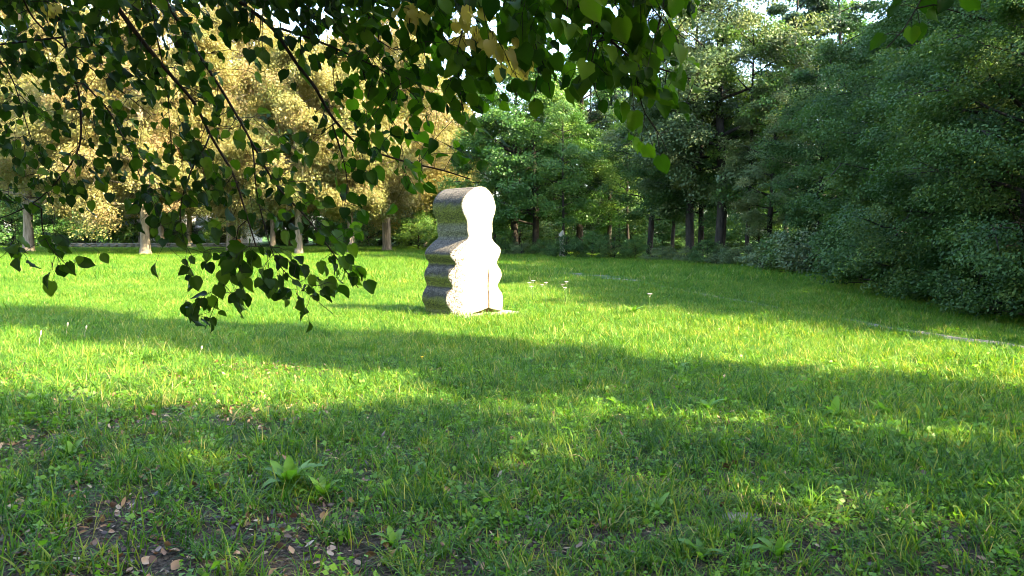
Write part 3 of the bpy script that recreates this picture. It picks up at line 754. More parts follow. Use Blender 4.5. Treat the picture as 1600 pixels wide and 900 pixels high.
def stone_mat():
    m, nt, out = new_mat('weathered_stone')
    tc = nt.nodes.new('ShaderNodeTexCoord'); sp = nt.nodes.new('ShaderNodeSeparateXYZ'); nt.links.new(tc.outputs['Object'], sp.inputs[0])
    fine = noise(nt, 34.0, 6, 0.7); mid = noise(nt, 7.0, 5, 0.6); big = noise(nt, 2.2, 3)
    base = ramp(nt, mid, [(0.3, (0.36, 0.32, 0.25)), (0.7, (0.54, 0.50, 0.42))])
    # how far from the carved front face (object space): algae and lichen live on the sides
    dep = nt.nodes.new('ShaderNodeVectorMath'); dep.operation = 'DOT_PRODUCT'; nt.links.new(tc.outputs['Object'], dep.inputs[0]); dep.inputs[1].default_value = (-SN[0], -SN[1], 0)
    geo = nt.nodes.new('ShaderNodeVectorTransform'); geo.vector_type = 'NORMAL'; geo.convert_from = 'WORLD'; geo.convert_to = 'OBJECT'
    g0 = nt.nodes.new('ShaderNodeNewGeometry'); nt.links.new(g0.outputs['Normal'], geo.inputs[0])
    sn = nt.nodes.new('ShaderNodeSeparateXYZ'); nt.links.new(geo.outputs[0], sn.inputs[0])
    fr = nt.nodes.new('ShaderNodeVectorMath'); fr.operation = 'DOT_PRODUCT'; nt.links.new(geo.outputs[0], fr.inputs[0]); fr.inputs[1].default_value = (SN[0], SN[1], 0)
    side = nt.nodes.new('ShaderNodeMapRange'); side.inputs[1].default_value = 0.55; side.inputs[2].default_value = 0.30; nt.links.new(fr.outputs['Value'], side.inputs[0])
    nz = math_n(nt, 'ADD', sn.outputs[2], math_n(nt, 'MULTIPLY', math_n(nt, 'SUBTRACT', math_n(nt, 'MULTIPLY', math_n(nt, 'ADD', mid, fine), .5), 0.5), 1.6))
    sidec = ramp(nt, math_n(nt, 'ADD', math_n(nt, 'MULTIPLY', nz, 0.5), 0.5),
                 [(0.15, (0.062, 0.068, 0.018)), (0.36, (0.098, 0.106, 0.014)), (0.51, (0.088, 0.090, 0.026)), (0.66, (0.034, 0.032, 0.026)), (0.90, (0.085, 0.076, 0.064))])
    # paler band on the neck
    neck = nt.nodes.new('ShaderNodeMapRange'); neck.inputs[1].default_value = 1.74; neck.inputs[2].default_value = 1.66; nt.links.new(sp.outputs[2], neck.inputs[0])
    n2 = nt.nodes.new('ShaderNodeMapRange'); n2.inputs[1].default_value = 1.38; n2.inputs[2].default_value = 1.44; nt.links.new(sp.outputs[2], n2.inputs[0])
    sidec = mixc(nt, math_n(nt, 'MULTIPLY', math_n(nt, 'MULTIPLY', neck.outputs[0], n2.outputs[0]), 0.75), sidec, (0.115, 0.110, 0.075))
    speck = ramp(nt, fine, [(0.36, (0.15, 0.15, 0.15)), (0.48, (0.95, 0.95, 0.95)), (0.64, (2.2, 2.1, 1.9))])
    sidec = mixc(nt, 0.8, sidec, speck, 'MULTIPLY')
    # streaks of lichen near the top of the front and coarse pits at the flank
    lich = ramp(nt, fine, [(0.28, (0.30, 0.27, 0.26)), (0.42, (1, 1, 1))])
    frontc = mixc(nt, 0.7, base, lich, 'MULTIPLY')
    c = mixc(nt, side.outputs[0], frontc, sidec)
    us = nt.nodes.new('ShaderNodeVectorMath'); us.operation = 'DOT_PRODUCT'; nt.links.new(tc.outputs['Object'], us.inputs[0]); us.inputs[1].default_value = (SD[0], SD[1], 0)
    U = us.outputs['Value']
    def rng_map(v, a, b):
        q = nt.nodes.new('ShaderNodeMapRange'); q.inputs[1].default_value = a; q.inputs[2].default_value = b; nt.links.new(v, q.inputs[0]); return q.outputs[0]
    flank = math_n(nt, 'MAXIMUM', rng_map(U, -.26, -.50), math_n(nt, 'MULTIPLY', rng_map(sp.outputs[2], 2.2, 2.38), .75))
    spots = nt.nodes.new('ShaderNodeTexNoise'); spots.inputs['Scale'].default_value = 38; spots.inputs['Detail'].default_value = 5; spots.inputs['Roughness'].default_value = .7
    nt.links.new(tc.outputs['Object'], spots.inputs['Vector'])
    sm = math_n(nt, 'MULTIPLY', rng_map(math_n(nt, 'ADD', spots.outputs[0], math_n(nt, 'MULTIPLY', flank, .12)), .595, .66), math_n(nt, 'MINIMUM', math_n(nt, 'MULTIPLY', flank, 3), 1))
    frontc = mixc(nt, math_n(nt, 'MULTIPLY', sm, .92), frontc, (0.035, 0.028, 0.024))
    # browner colour along the groove and in the notch at the foot
    gr = math_n(nt, 'MULTIPLY', rng_map(math_n(nt, 'ABSOLUTE', math_n(nt, 'SUBTRACT', U, .178), 0), .030, .012), rng_map(sp.outputs[2], .92, .75))
    nd_ = math_n(nt, 'MULTIPLY', rng_map(dep.outputs['Value'], .075, .11), math_n(nt, 'MULTIPLY', rng_map(sp.outputs[2], .16, .13), rng_map(U, -.32, -.24)))
    frontc = mixc(nt, math_n(nt, 'MAXIMUM', gr, nd_), frontc, (0.12, 0.075, 0.036))
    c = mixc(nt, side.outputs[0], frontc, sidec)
    p = nt.nodes.new('ShaderNodeBsdfPrincipled'); p.inputs['Roughness'].default_value = 0.92; p.inputs['Specular IOR Level'].default_value = 0.2
    h = math_n(nt, 'ADD', math_n(nt, 'MULTIPLY', fine, 0.7), mid)
    b = nt.nodes.new('ShaderNodeBump'); b.inputs['Strength'].default_value = 0.9; b.inputs['Distance'].default_value = 0.035
    b.inputs['Strength'].default_value = 1.0; b.inputs['Distance'].default_value = 0.06
    nt.links.new(h, b.inputs['Height']); nt.links.new(b.outputs[0], p.inputs['Normal'])
    nt.links.new(c, p.inputs['Base Color']); nt.links.new(p.outputs[0], out.inputs[0])
    return m
M['stone'] = stone_mat()
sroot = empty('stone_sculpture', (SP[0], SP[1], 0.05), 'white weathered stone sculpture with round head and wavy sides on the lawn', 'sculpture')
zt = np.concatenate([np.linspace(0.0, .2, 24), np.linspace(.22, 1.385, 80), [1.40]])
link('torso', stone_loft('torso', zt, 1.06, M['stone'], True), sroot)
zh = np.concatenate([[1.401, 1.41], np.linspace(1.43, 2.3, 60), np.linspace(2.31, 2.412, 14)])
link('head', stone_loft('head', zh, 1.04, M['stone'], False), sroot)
def plinth():
    u = np.linspace(-.56, .90, 30); w = np.linspace(-.20, 1.0, 24)
    U, Wd = np.meshgrid(u, w)
    Z = np.full_like(U, 0.045) + 0.008 * vnoise(U, Wd, .15, 2)
    edge = np.minimum(np.minimum(U - u[0], u[-1] - U), np.minimum(Wd - w[0], w[-1] - Wd))
    Z[edge <= 0.0] = -0.12
    U2 = U + 0.03 * vnoise(U, Wd, .3, 8); W2 = Wd + 0.03 * vnoise(U, Wd, .3, 9)
    V = np.stack([U2 * SD[0] - W2 * SN[0], U2 * SD[1] - W2 * SN[1], Z - 0.05], -1)
    n, m = U.shape; i, j = np.meshgrid(np.arange(m - 1), np.arange(n - 1)); a = (j * m + i).ravel()
    return mesh_np('plinth', V, np.stack([a, a + 1, a + m + 1, a + m], -1), M['plinth'], smooth=False)
M['plinth'] = plain_mat('plinth_concrete', (0.14, 0.125, 0.10), (0.36, 0.33, 0.28), 9.0, 0.95, 0.6)
link('plinth', plinth(), sroot)

# ------------------------------------------------------------------ the linden whose branches hang into the frame
def heart_leaf(L, W, curl, fold, seed, nv=7):
    """a heart shaped, softly folded leaf with its petiole; base at the origin, tip along +Y, face +Z"""
    g = np.random.default_rng(seed)
    t = np.linspace(0, 1, nv)
    half = W * 0.5 * np.array([0.34, 0.84, 1.0, 0.98, 0.80, 0.42, 0.0])
    off = np.array([-0.05, -0.015, 0, 0, 0, 0, 0]) * L
    y = t ** 1.1 * L
    V, F = [], []
    for k in range(nv):
        zc = -curl * L * t[k] ** 2
        hw = half[k] * (1 + 0.05 * g.normal())
        V.append([-hw, y[k] + off[k], zc + fold * hw + 0.006 * g.normal() * L * 8])
        V.append([-hw * .5, y[k] + off[k] * .3, zc + fold * hw * .45])
        V.append([0, y[k] + (0.03 * L if k == 0 else 0), zc - 0.02 * L])
        V.append([hw * .5, y[k] + off[k] * .3, zc + fold * hw * .45])
        V.append([hw, y[k] + off[k], zc + fold * hw + 0.006 * g.normal() * L * 8])
    for k in range(nv - 1):
        for c in range(4):
            a = k * 5 + c; F.append([a, a + 1, a + 6, a + 5])
    return np.array(V), np.array(F)

def build_linden():
    root = empty('linden_tree', (-3.2, -2.6, 0), 'overhanging linden whose leafy branches hang into the top left of the view', 'tree')
    off = np.array([-3.2, -2.6, 0.0])
    g = np.random.default_rng(77)
    tr, cr = tree_meshes('linden', 117, 13.0, 4.6, 6.0, 0.30, 'broad', 34, 11, 0.17, 36000, M['linden'], M['bark_dark'], (0.95, 0.42), 0.35)
    link('trunk', tr, root)
    c = link('crown', cr, root)
    # limbs over the viewer
    limbs = [np.array([(-3.2, -2.6, 3.6), (-2.6, -0.4, 4.2), (-1.7, 1.5, 4.0), (-0.6, 2.6, 3.5), (0.5, 3.0, 3.1)]),
             np.array([(-3.2, -2.6, 4.4), (-1.4, -1.0, 4.6), (0.2, 0.4, 4.2), (1.2, 1.3, 3.4), (2.2, 1.9, 2.9)])]
    LP = []
    for l in limbs:
        P = np.array([[np.interp(s, np.linspace(0, 1, len(l)), l[:, d]) for d in range(3)] for s in np.linspace(0, 1, 24)])
        V, F = tube(P - off, np.linspace(0.085, 0.016, 24), 8)
        link('limb', mesh_np('limb', V, F, M['bark_dark'], smooth=True), root)
        LP.append(P)
    LP = np.concatenate(LP)
    # main hanging branches: (px, py) lines with start and end depth, start radius
    B = [
        ([(70, -40), (85, 0), (100, 60), (125, 150), (128, 225), (110, 260), (65, 310), (20, 335), (-30, 350)], 2.5, 2.7, .0055),
        ([(65, 310), (65, 370), (85, 395), (120, 430)], 2.65, 2.7, .0028),
        ([(20, 335), (30, 370), (10, 400), (-10, 410)], 2.7, 2.7, .002),
        ([(150, -40), (175, 0), (215, 55), (260, 110), (305, 160), (330, 215), (365, 270), (385, 335), (400, 385)], 2.2, 2.5, .0080),
        ([(330, 215), (300, 260), (280, 320), (285, 380), (300, 400)], 2.4, 2.6, .003),
        ([(375, 340), (365, 400), (352, 440), (335, 480), (320, 515)], 2.5, 2.6, .0022),
        ([(235, -40), (258, 0), (300, 70), (340, 130), (370, 180), (395, 225), (430, 290), (480, 340), (520, 395), (560, 450)], 2.4, 2.7, .0062),
        ([(395, 225), (400, 300), (415, 360), (430, 410), (470, 450), (520, 490)], 2.55, 2.7, .003),
        ([(350, -20), (370, 0), (425, 40), (470, 110), (490, 130), (515, 180), (560, 230), (640, 255), (690, 265), (735, 280)], 2.1, 2.4, .0070),
        ([(425, 40), (500, 65), (545, 85), (600, 110), (650, 150), (665, 170)], 2.1, 2.15, .0040),
        ([(515, 180), (540, 260), (545, 300), (535, 330)], 2.3, 2.4, .0028),
        ([(230, -20), (236, 0), (245, 60), (262, 130), (265, 200), (270, 250)], 2.3, 2.4, .0030),
        ([(120, 120), (170, 170), (200, 230), (225, 290), (255, 345), (262, 385)], 2.6, 2.7, .0030),
        ([(-30, 60), (20, 120), (40, 190), (60, 250)], 2.7, 2.8, .0035),
        ([(600, -40), (640, 20), (700, 60), (715, 95), (720, 150), (725, 190)], 2.1, 2.1, .0045),
        ([(540, -40), (560, 0), (600, 60), (560, 110), (620, 200)], 2.1, 2.2, .0035),
        ([(760, -40), (800, -5), (830, 60), (855, 110), (860, 150)], 2.0, 2.0, .0040),
        ([(860, -40), (905, 10), (940, 50), (990, 95), (1040, 110), (1085, 125)], 1.7, 1.8, .0050),
        ([(990, 95), (1000, 150), (1005, 180), (1030, 205), (1042, 235)], 1.76, 1.85, .0022),
        ([(940, 50), (920, 100), (930, 150), (945, 170)], 1.76, 1.9, .0025),
        ([(980, -40), (1010, 0), (1040, 40), (1070, 60)], 1.7, 1.7, .0030),
        ([(1460, -60), (1440, 0), (1425, 25), (1410, 50), (1385, 75)], 1.35, 1.4, .0022),
        ([(1440, 0), (1470, 12), (1500, 20)], 1.36, 1.4, .0016),
        ([(450, -40), (480, 0), (500, 65)], 2.2, 2.1, .004),
        ([(680, -40), (720, 10), (780, 60), (800, 110)], 2.0, 2.0, .004),
        ([(20, -40), (50, 30), (120, 90), (200, 150), (235, 180)], 2.4, 2.6, .004),
    ]
    NP, NPAR, NBR, NR, NROOT = [], [], [], [], []
    def nearest(P):
        A = np.array(NP); d = np.linalg.norm(A - P, axis=1); return int(d.argmin()), d.min()
    for b, (line, d0, d1, r0) in enumerate(B):
        line = np.array(line, float); s = np.concatenate([[0], np.cumsum(np.linalg.norm(np.diff(line, axis=0), axis=1))])
        n = max(4, int(s[-1] / 14)); ss = np.linspace(0, s[-1], n)
        # smooth path with a little wander in depth
        px = np.interp(ss, s, line[:, 0]); py = np.interp(ss, s, line[:, 1])
        for _ in range(2):
            px[1:-1] = (px[:-2] + 2 * px[1:-1] + px[2:]) / 4; py[1:-1] = (py[:-2] + 2 * py[1:-1] + py[2:]) / 4
        D = np.linspace(d0, d1, n) + 0.05 * np.sin(ss / 70 + b)
        P = np.array([at(x, y, dd) for x, y, dd in zip(px, py, D)])
        if line[0][1] < 0:                       # starts above the frame: rise to the nearest limb
            k = np.linalg.norm(LP - (P[0] + np.array([-.35, -.25, .7])), axis=1).argmin()
            top = LP[k]; m = 7; q = np.linspace(0, 1, m)[:-1, None]
            up = top * (1 - q) + P[0] * q + np.array([0, 0, .12]) * np.sin(q * math.pi)
            P = np.concatenate([up, P]); par = -1
        else:
            par, _ = nearest(P[0]); P[0] = NP[par]
        R_ = r0 * np.linspace(1, 0.28, len(P))
        rootb = b if par < 0 else NROOT[par]
        for k in range(len(P)):
            NP.append(P[k]); NR.append(R_[k]); NBR.append(b); NROOT.append(rootb)
        Vt, Ft = tube(P - off, np.maximum(R_, .0011), 6)
        B[b] = B[b] + ((Vt, Ft), rootb)
    # where leaves hang: coverage of 80 x 50 cells of the view, used as the density of the foliage
    dens = [[.9, .9, .9, .9, .85, .9, .95, .95, .95, .9, .95, .82, .88, .55],
            [.9, .9, .9, .85, .45, .35, .7, .9, .95, .95, .95, .9, .95, .55],
            [.8, .75, .85, .7, .3, .15, .45, .8, .95, .85, .8, .8, .9, .5],
            [.7, .65, .75, .7, .4, .2, .5, .75, .45, .25, .2, .25, .55, 0],
            [.6, .7, .7, .7, .5, .4, .5, .7, .6, .1, 0, 0, .35, 0],
            [.55, .7, .6, .7, .55, .4, .55, .5, .5, .15, 0, 0, 0, 0],
            [.5, .55, .5, .65, .6, .55, .5, .12, 0, 0, 0, 0, 0, 0],
            [.35, .25, .05, .3, .45, .45, .5, 0, 0, 0, 0, 0, 0, 0],
            [.35, .3, 0, .2, .5, .5, .4, .05, 0, 0, 0, 0, 0, 0],
            [0, 0, 0, .45, .4, .45, .15, 0, 0, 0, 0, 0, 0, 0],
            [0, 0, 0, .4, .1, 0, 0, 0, 0, 0, 0, 0, 0, 0]]
    MAIN = np.array(NP); MPX, MPY = to_px(MAIN); MD = MAIN[:, 1]; MROOT = np.array(NROOT)
    inframe = MPY > -90
    targets = []
    for r in range(-2, 11):
        for c_ in range(-1, 14):
            d = dens[max(r, 0)][max(c_, 0)]
            if r < 0: d = min(d, .75)
            if d <= 0: continue
            if c_ > 6: d *= .93
            n = -math.log(1 - d) * 4000 / 185.0
            n = int(n) + (g.random() < n % 1)
            cx_ = cy_ = 0
            for q_ in range(n):
                if q_ % 6 == 0: cx_, cy_ = (c_ + g.random()) * 80, (r + g.random()) * 50
                w_ = g.normal(0, 1)
                x, y = cx_ + 19 * w_ + g.normal(0, 8), cy_ + 16 * w_ + g.normal(0, 8)
                if x > 1082: continue
                dd = np.hypot(MPX - x, MPY - y) + (~inframe) * 1e4
                k = int(dd.argmin())
                if dd[k] > 130: continue
                if r > 5 and dd[k] > 48: continue
                targets.append((dd[k], x, y, float(MD[k] + g.normal(0, .10)), k))
    for x, y in [(1382, 70), (1400, 25), (1425, 58), (1437, 52), (1445, 12), (1460, 28), (1498, 14), (1476, -5), (1415, 5)]:
        dd = np.hypot(MPX - x, MPY - y); k = int(dd.argmin()); targets.append((dd[k], x, y, float(MD[k]), k))
    for cx, cy, rx, ry, n in [(60, 398, 45, 22, 10), (112, 425, 20, 16, 6), (20, 405, 20, 12, 4), (315, 500, 30, 26, 15), (400, 430, 60, 35, 26), (475, 455, 42, 28, 16), (520, 398, 32, 42, 20), (553, 438, 16, 20, 6), (265, 378, 26, 12, 6), (290, 412, 6, 22, 5), (305, 450, 14, 8, 3), (440, 300, 60, 60, 26), (600, 225, 60, 22, 14), (690, 258, 40, 14, 10), (250, 290, 120, 60, 40), (90, 290, 80, 60, 26)]:
        for _ in range(n):
            a = g.uniform(0, 6.28); q = math.sqrt(g.random()); x, y = cx + rx * q * math.cos(a), cy + ry * q * math.sin(a)
            dd = np.hypot(MPX - x, MPY - y) + (~inframe) * 1e4; k = int(dd.argmin()); targets.append((dd[k], x, y, float(MD[k] + g.normal(0, .06)), k))
    targets = [(t[0], t[1], t[2] - (16 if t[2] > 0 else 0), t[3], t[4]) for t in targets]
    targets = [t for t in targets if t[2] < 506 and not (t[2] > 440 and (t[1] < 270 or t[1] > 530))]
    targets = [t for t in targets if not (668 < t[1] < 800 and t[2] > 262)]
    targets.sort(key=lambda q: q[0])
    tw_par, tw_n = {}, {}
    twigs = {}
    leaves = []
    for dist, x, y, D, k in targets:
        P = at(x, y, D)
        # petiole joins the twig above it
        j, dm = nearest(P + np.array([0, 0, .03]))
        Q = np.array(NP[j]); v = P - Q; L = np.linalg.norm(v)
        rb = NROOT[j]
        if L > 0.055:
            n = max(2, int(L / 0.05) + 1)
            q = np.linspace(0, 1, n)[:, None]
            path = Q * (1 - q) + P * q + np.array([0, 0, .10 * L]) * np.sin(q * math.pi) + g.normal(0, .004, (n, 3)) * np.sin(q * math.pi)
            path = path[:-1] if n > 2 else np.stack([Q, Q + v * .6])
            r = min(NR[j] * .75, .0017)
            twigs.setdefault(rb, []).append(tube(path - off, np.linspace(r, .0009, len(path)), 4))
            for p_ in path[1:]:
                NP.append(p_); NR.append(max(r * .8, .0009)); NBR.append(-1); NROOT.append(rb)
            base = path[-1]; v = P - base
        else: base = Q
        leaves.append((base, P, v, rb, x, y))
    # leaf meshes (each with its petiole)
    kinds = []
    for s in range(10):
        V, F = heart_leaf(1.0, g.uniform(.70, .92), g.uniform(.02, .35), g.uniform(.05, .60), 200 + s)
        kinds.append((V, F))
    def frame(A, N):
        A = A / np.linalg.norm(A); X = np.cross(A, N); X /= np.linalg.norm(X); Z = np.cross(X, A)
        return np.stack([X, A, Z], 1)
    items = []
    for base, P, v, rb, x, y in leaves:
        L = g.uniform(.024, .052) * (1.12 if y > 330 else 1.0) * (1.02 if x > 640 else 1.0) * (.9 if x < 560 and y < 330 else 1)
        A = np.array([.30, 0, -.75]) + norm(v + 1e-6) * .35 + g.normal(0, .42, 3)
        N = np.array([0, -.55, .55]) + g.normal(0, .55, 3)
        items.append([P, A, N, L, rb, int(g.integers(0, 10)), base, x, y])
    items.sort(key=lambda q: -(q[3] / max(q[0][1], .5)) * (1.0 if 0 <= q[8] <= 900 and q[7] > 0 else 0.1))
    lm = []
    for V, F in kinds:
        me = mesh_np('leaf', V, F, M['linden'], np.full(len(F), .5), True); lm.append(me)
    lf = []
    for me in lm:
        y_ = me.copy(); y_.materials[0] = M['linden_lit']; lf.append(y_)  # same leaf shapes in the colour with light painted in
    lit_leaves = Geo()
    ymeshes = []
    for me in lm[:4]:
        y_ = me.copy(); y_.materials[0] = M['yellow_leaf']; ymeshes.append(y_)
    branch_objs = {}
    for b, (line, d0, d1, r0, (Vt, Ft), rb) in enumerate(B):
        branch_objs.setdefault(rb, Geo()).add(Vt, Ft)
    for rb, tl in twigs.items():
        for V, F in tl: branch_objs[rb].add(V, F)
    pet = {}
    for it in items:
        V, F = tube(np.stack([it[6], (it[6] + it[0]) / 2 + [0, 0, .004], it[0] + norm(it[1]) * .002]) - off, [.0009, .0007, .0007], 3)
        branch_objs[it[4]].add(V, F)
    bo = {rb: link('branch', G_.mesh('branch', M['twig']), root) for rb, G_ in branch_objs.items()}
    ycl = [(638, 15), (665, 15), (706, 55), (733, 52), (715, 30), (730, 20), (760, 60), (778, 75), (790, 65), (800, 95), (812, 100), (820, 105), (755, 10), (785, 90), (80, 8)]
    rest = Geo(); cnt = 0
    yl = 0
    for P, A, N, L, rb, k, base, x, y in items:
        Mx = frame(np.array(A), np.array(N))
        isy = min(math.hypot(x - a, y - b_) for a, b_ in ycl) < 15
        if cnt < 300 or isy:
            if isy: me = ymeshes[k % 4]; yl += 1
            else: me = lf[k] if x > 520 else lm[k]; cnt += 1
            o = link('leaf', me, bo[rb])
            from mathutils import Matrix
            m4 = Matrix(np.vstack([np.hstack([Mx * L, (P - off)[:, None]]), [0, 0, 0, 1]]).tolist())
            o.matrix_local = m4
            if isy: o['label'] = 'yellowed linden leaf'
        else:
            V, F = kinds[k]
            (lit_leaves if x > 520 else rest).add((V * L) @ Mx.T + (P - off), F, float(np.clip(.5 + g.normal(0, .28), 0, 1)))
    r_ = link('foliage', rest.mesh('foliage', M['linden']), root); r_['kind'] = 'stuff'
    r_ = link('foliage', lit_leaves.mesh('foliage', M['linden_lit']), root); r_['kind'] = 'stuff'
    print('linden leaves', len(items), 'single', cnt, 'yellow', yl)
build_linden()

# ------------------------------------------------------------------ grass
def blades(n, L0, L1, W, spread, bend, seed, seg=4, tint=(.45, .2), up=0.9):
    g = np.random.default_rng(seed)
    G_ = Geo()
    for i in range(n):
        L = g.uniform(L0, L1); a = g.uniform(0, 6.28); w = W * g.uniform(.7, 1.3)
        p = np.array([g.normal(0, spread), g.normal(0, spread), -.01])
        lean = abs(g.normal(0, .28)) + .05; bd = bend * g.uniform(.4, 1.5)
        d = np.array([math.cos(a), math.sin(a), 0]); s = np.array([-d[1], d[0], 0])
        tw = g.normal(0, .5); s = s * math.cos(tw) + d * math.sin(tw) * .6
        V = []
        th = lean
        q = p.copy()
        for k in range(seg + 1):
            f = k / seg
            ww = w * (1 - f ** 1.7) * (0.75 + 0.25 * min(1, f * 4)) * .5
            V += [q - s * ww, q + s * ww]
            th += bd / seg
            q = q + (d * math.sin(th) + np.array([0, 0, 1]) * math.cos(th)) * L / seg
        F = [[2 * k, 2 * k + 1, 2 * k + 3, 2 * k + 2] for k in range(seg)]
        t = np.clip(tint[0] + g.normal(0, tint[1]), 0, .86)
        if g.random() < .018: t = 1.0
        G_.add(np.array(V), np.array(F), t)
    return G_.mesh('tuft', M['grass'])

def round_leaves(n, r, L, seed, mat):
    g = np.random.default_rng(seed)
    P = np.stack([g.normal(0, r, n), g.normal(0, r, n), g.uniform(.01, .06, n)], -1)
    N = norm(np.array([0, 0, 1]) + g.normal(0, .4, (n, 3))); A = g.normal(size=(n, 3)); A -= N * (A * N).sum(1, keepdims=True)
    Ls = L * g.uniform(.6, 1.4, n)
    V, F = leaf_quads(P, A, N, Ls, Ls * .8)
    return mesh_np('leaves', V, F, mat, np.clip(g.normal(.5, .25, n), 0, 1))

src = [source('tuft', blades(16, .10, .26, .0078, .024, 1.8, 1, 6)),
       source('tuft', blades(14, .13, .33, .0090, .028, 2.2, 2, 6)),
       source('tuft', blades(18, .05, .12, .0060, .045, 1.0, 3, 3)),
       source('tuft', blades(18, .06, .17, .0070, .050, 1.3, 4, 4)),
       source('tuft', blades(34, .07, .17, .0075, .10, .9, 5, 3)),
       source('tuft', blades(34, .08, .20, .0085, .11, 1.1, 6, 3)),
       source('tuft', round_leaves(18, .06, .028, 7, M['weed'])),
       source('tuft', blades(6, .10, .25, .003, .03, 1.2, 8, 4, tint=(1.0, .02)))]

def scatter_zone(y0, y1, dens, kinds, probs, smin, smax, gap=0.0):
    area = .74 * (y1 ** 2 - y0 ** 2) + 2.4 * (y1 - y0)
    n = int(area * dens)
    y = np.sqrt(rng.random(n) * (y1 ** 2 - y0 ** 2) + y0 ** 2)
    x = rng.uniform(-1, 1, n) * (.74 * y + 1.2)
    keep = rng.random(n) < np.clip((path_dist(x, y) - .05) / .30 + .35 * (vnoise(x, y, 1.6, 8) + .1), .10, 1)
    keep &= ~((path_dist(x, y) < np.where(y > 23, .80, .2)) & (rng.random(n) < np.where((y > 24.5) & (y < 30), .95, np.where((y > 11) & (y < 12.2), .5, .2))))
    # clumpy, with barer ground near the lower left
    nz = .5 * vnoise(x, y, .45, 4) + .5 * vnoise(x, y, 1.4, 5)
    bare = gap * np.clip(1.25 - (y - 3) / 5.0 - (x + 1.0) * .22, .25, 1.3)
    keep &= rng.random(n) < np.clip(1 - bare * np.clip(.74 - nz * 1.1, 0, 1.1), .14, 1)
    # the small stone slab and the plinth stay clear
    su = (x - SP[0]) * SD[0] + (y - SP[1]) * SD[1]; sw = -((x - SP[0]) * SN[0] + (y - SP[1]) * SN[1])
    keep &= ~((su > -.62) & (su < .86) & (sw > -.22) & (sw < 1.2))
    keep &= (np.hypot((x - 1.28) / .10, (y - 4.16) / .06) > 1)
    # fades out under the forest edge
    edge = np.interp(y, [0, 12, 16, 22, 30, 36, 42, 48, 54, 60], [9.3, 9.3, 9.0, 10.0, 12.6, 12.6, 12.0, 9.0, 4.0, 2.0]) + 1.5
    keep &= (x < edge) | (y > 62) & (x < 6)
    x, y = x[keep], y[keep]; n = len(x)
    s = rng.uniform(smin, smax, n) * (1 + .25 * vnoise(x, y, 2.0, 7))
    return np.stack([x, y, gh(x, y)], -1), np.stack([rng.normal(0, .12, n), rng.normal(0, .12, n), rng.uniform(0, 6.28, n)], -1), np.stack([s, s, s * rng.uniform(.8, 1.2, n)], -1), rng.choice(kinds, n, p=probs)

zones = [scatter_zone(2.8, 9.5, 300, [0, 1, 2, 3, 6, 7], [.17, .14, .28, .22, .18, .01], .7, 1.2, .64),
         scatter_zone(9.5, 24, 150, [2, 3, 4, 5, 1, 6], [.24, .26, .25, .14, .03, .08], .75, 1.15, .2),
         scatter_zone(24, 82, 24, [4, 5, 7], [.56, .42, .02], 1.2, 2.0, 0)]
cat = [np.concatenate([z[k] for z in zones]) for k in range(4)]
gn_scatter('grass', *cat, src, 'uncut green meadow grass covering the whole clearing')
print('grass tufts', len(cat[0]))

# fallen leaves among the grass
def litter():
    n = 40000
    y = np.sqrt(rng.random(n) * (9.0 ** 2 - 2.3 ** 2) + 2.3 ** 2); x = rng.uniform(-1, 1, n) * (.74 * y + 1)
    keep = rng.random(n) < np.clip(.80 - (x + 2.5) * .13 - (y - 3) * .06 - .8 * (.5 * vnoise(x, y, .45, 4) + .5 * vnoise(x, y, 1.4, 5)), .06, 1)
    x, y = x[keep], y[keep]; n = len(x)
    P = np.stack([x, y, gh(x, y) + rng.uniform(.006, .03, n)], -1)
    N = norm(np.array([0, 0, 1]) + rng.normal(0, .45, (n, 3))); A = rng.normal(size=(n, 3)); A -= N * (A * N).sum(1, keepdims=True)
    L = rng.uniform(.012, .060, n) * rng.choice([.6, 1.0], n); Wd = rng.uniform(.15, .95, n)
    # a curled dry leaf: two rows of quads along a bent midrib
    tv = np.array([[-.10, 0, 0], [0, 0, .0], [.10, 0, 0], [-.46, .34, .16], [0, .36, .02], [.46, .30, .20], [-.40, .68, .24], [0, .70, .10], [.42, .66, .16], [-.04, 1.0, .30], [0, 1.0, .28], [.04, 1.0, .30]])
    tf = np.array([[r * 3 + c, r * 3 + c + 1, r * 3 + c + 4, r * 3 + c + 3] for r in range(3) for c in range(2)])
    A = norm(A); B = norm(np.cross(A, N)); C = np.cross(B, A)
    cz = rng.uniform(-.6, 1.4, n)
    V = P[:, None] + L[:, None, None] * (tv[None, :, 0, None] * Wd[:, None, None] * B[:, None] + tv[None, :, 1, None] * A[:, None] + (tv[None, :, 2] * cz[:, None])[..., None] * C[:, None])
    F = (tf[None] + (np.arange(n) * 12)[:, None, None]).reshape(-1, 4)
    tag(link('fallen_leaves', mesh_np('fallen_leaves', V.reshape(-1, 3), F, M['litter'], np.repeat(rng.random(n), 6))), 'brown and pale fallen leaves lying between the near grass tufts', None, None, 'stuff')
litter()

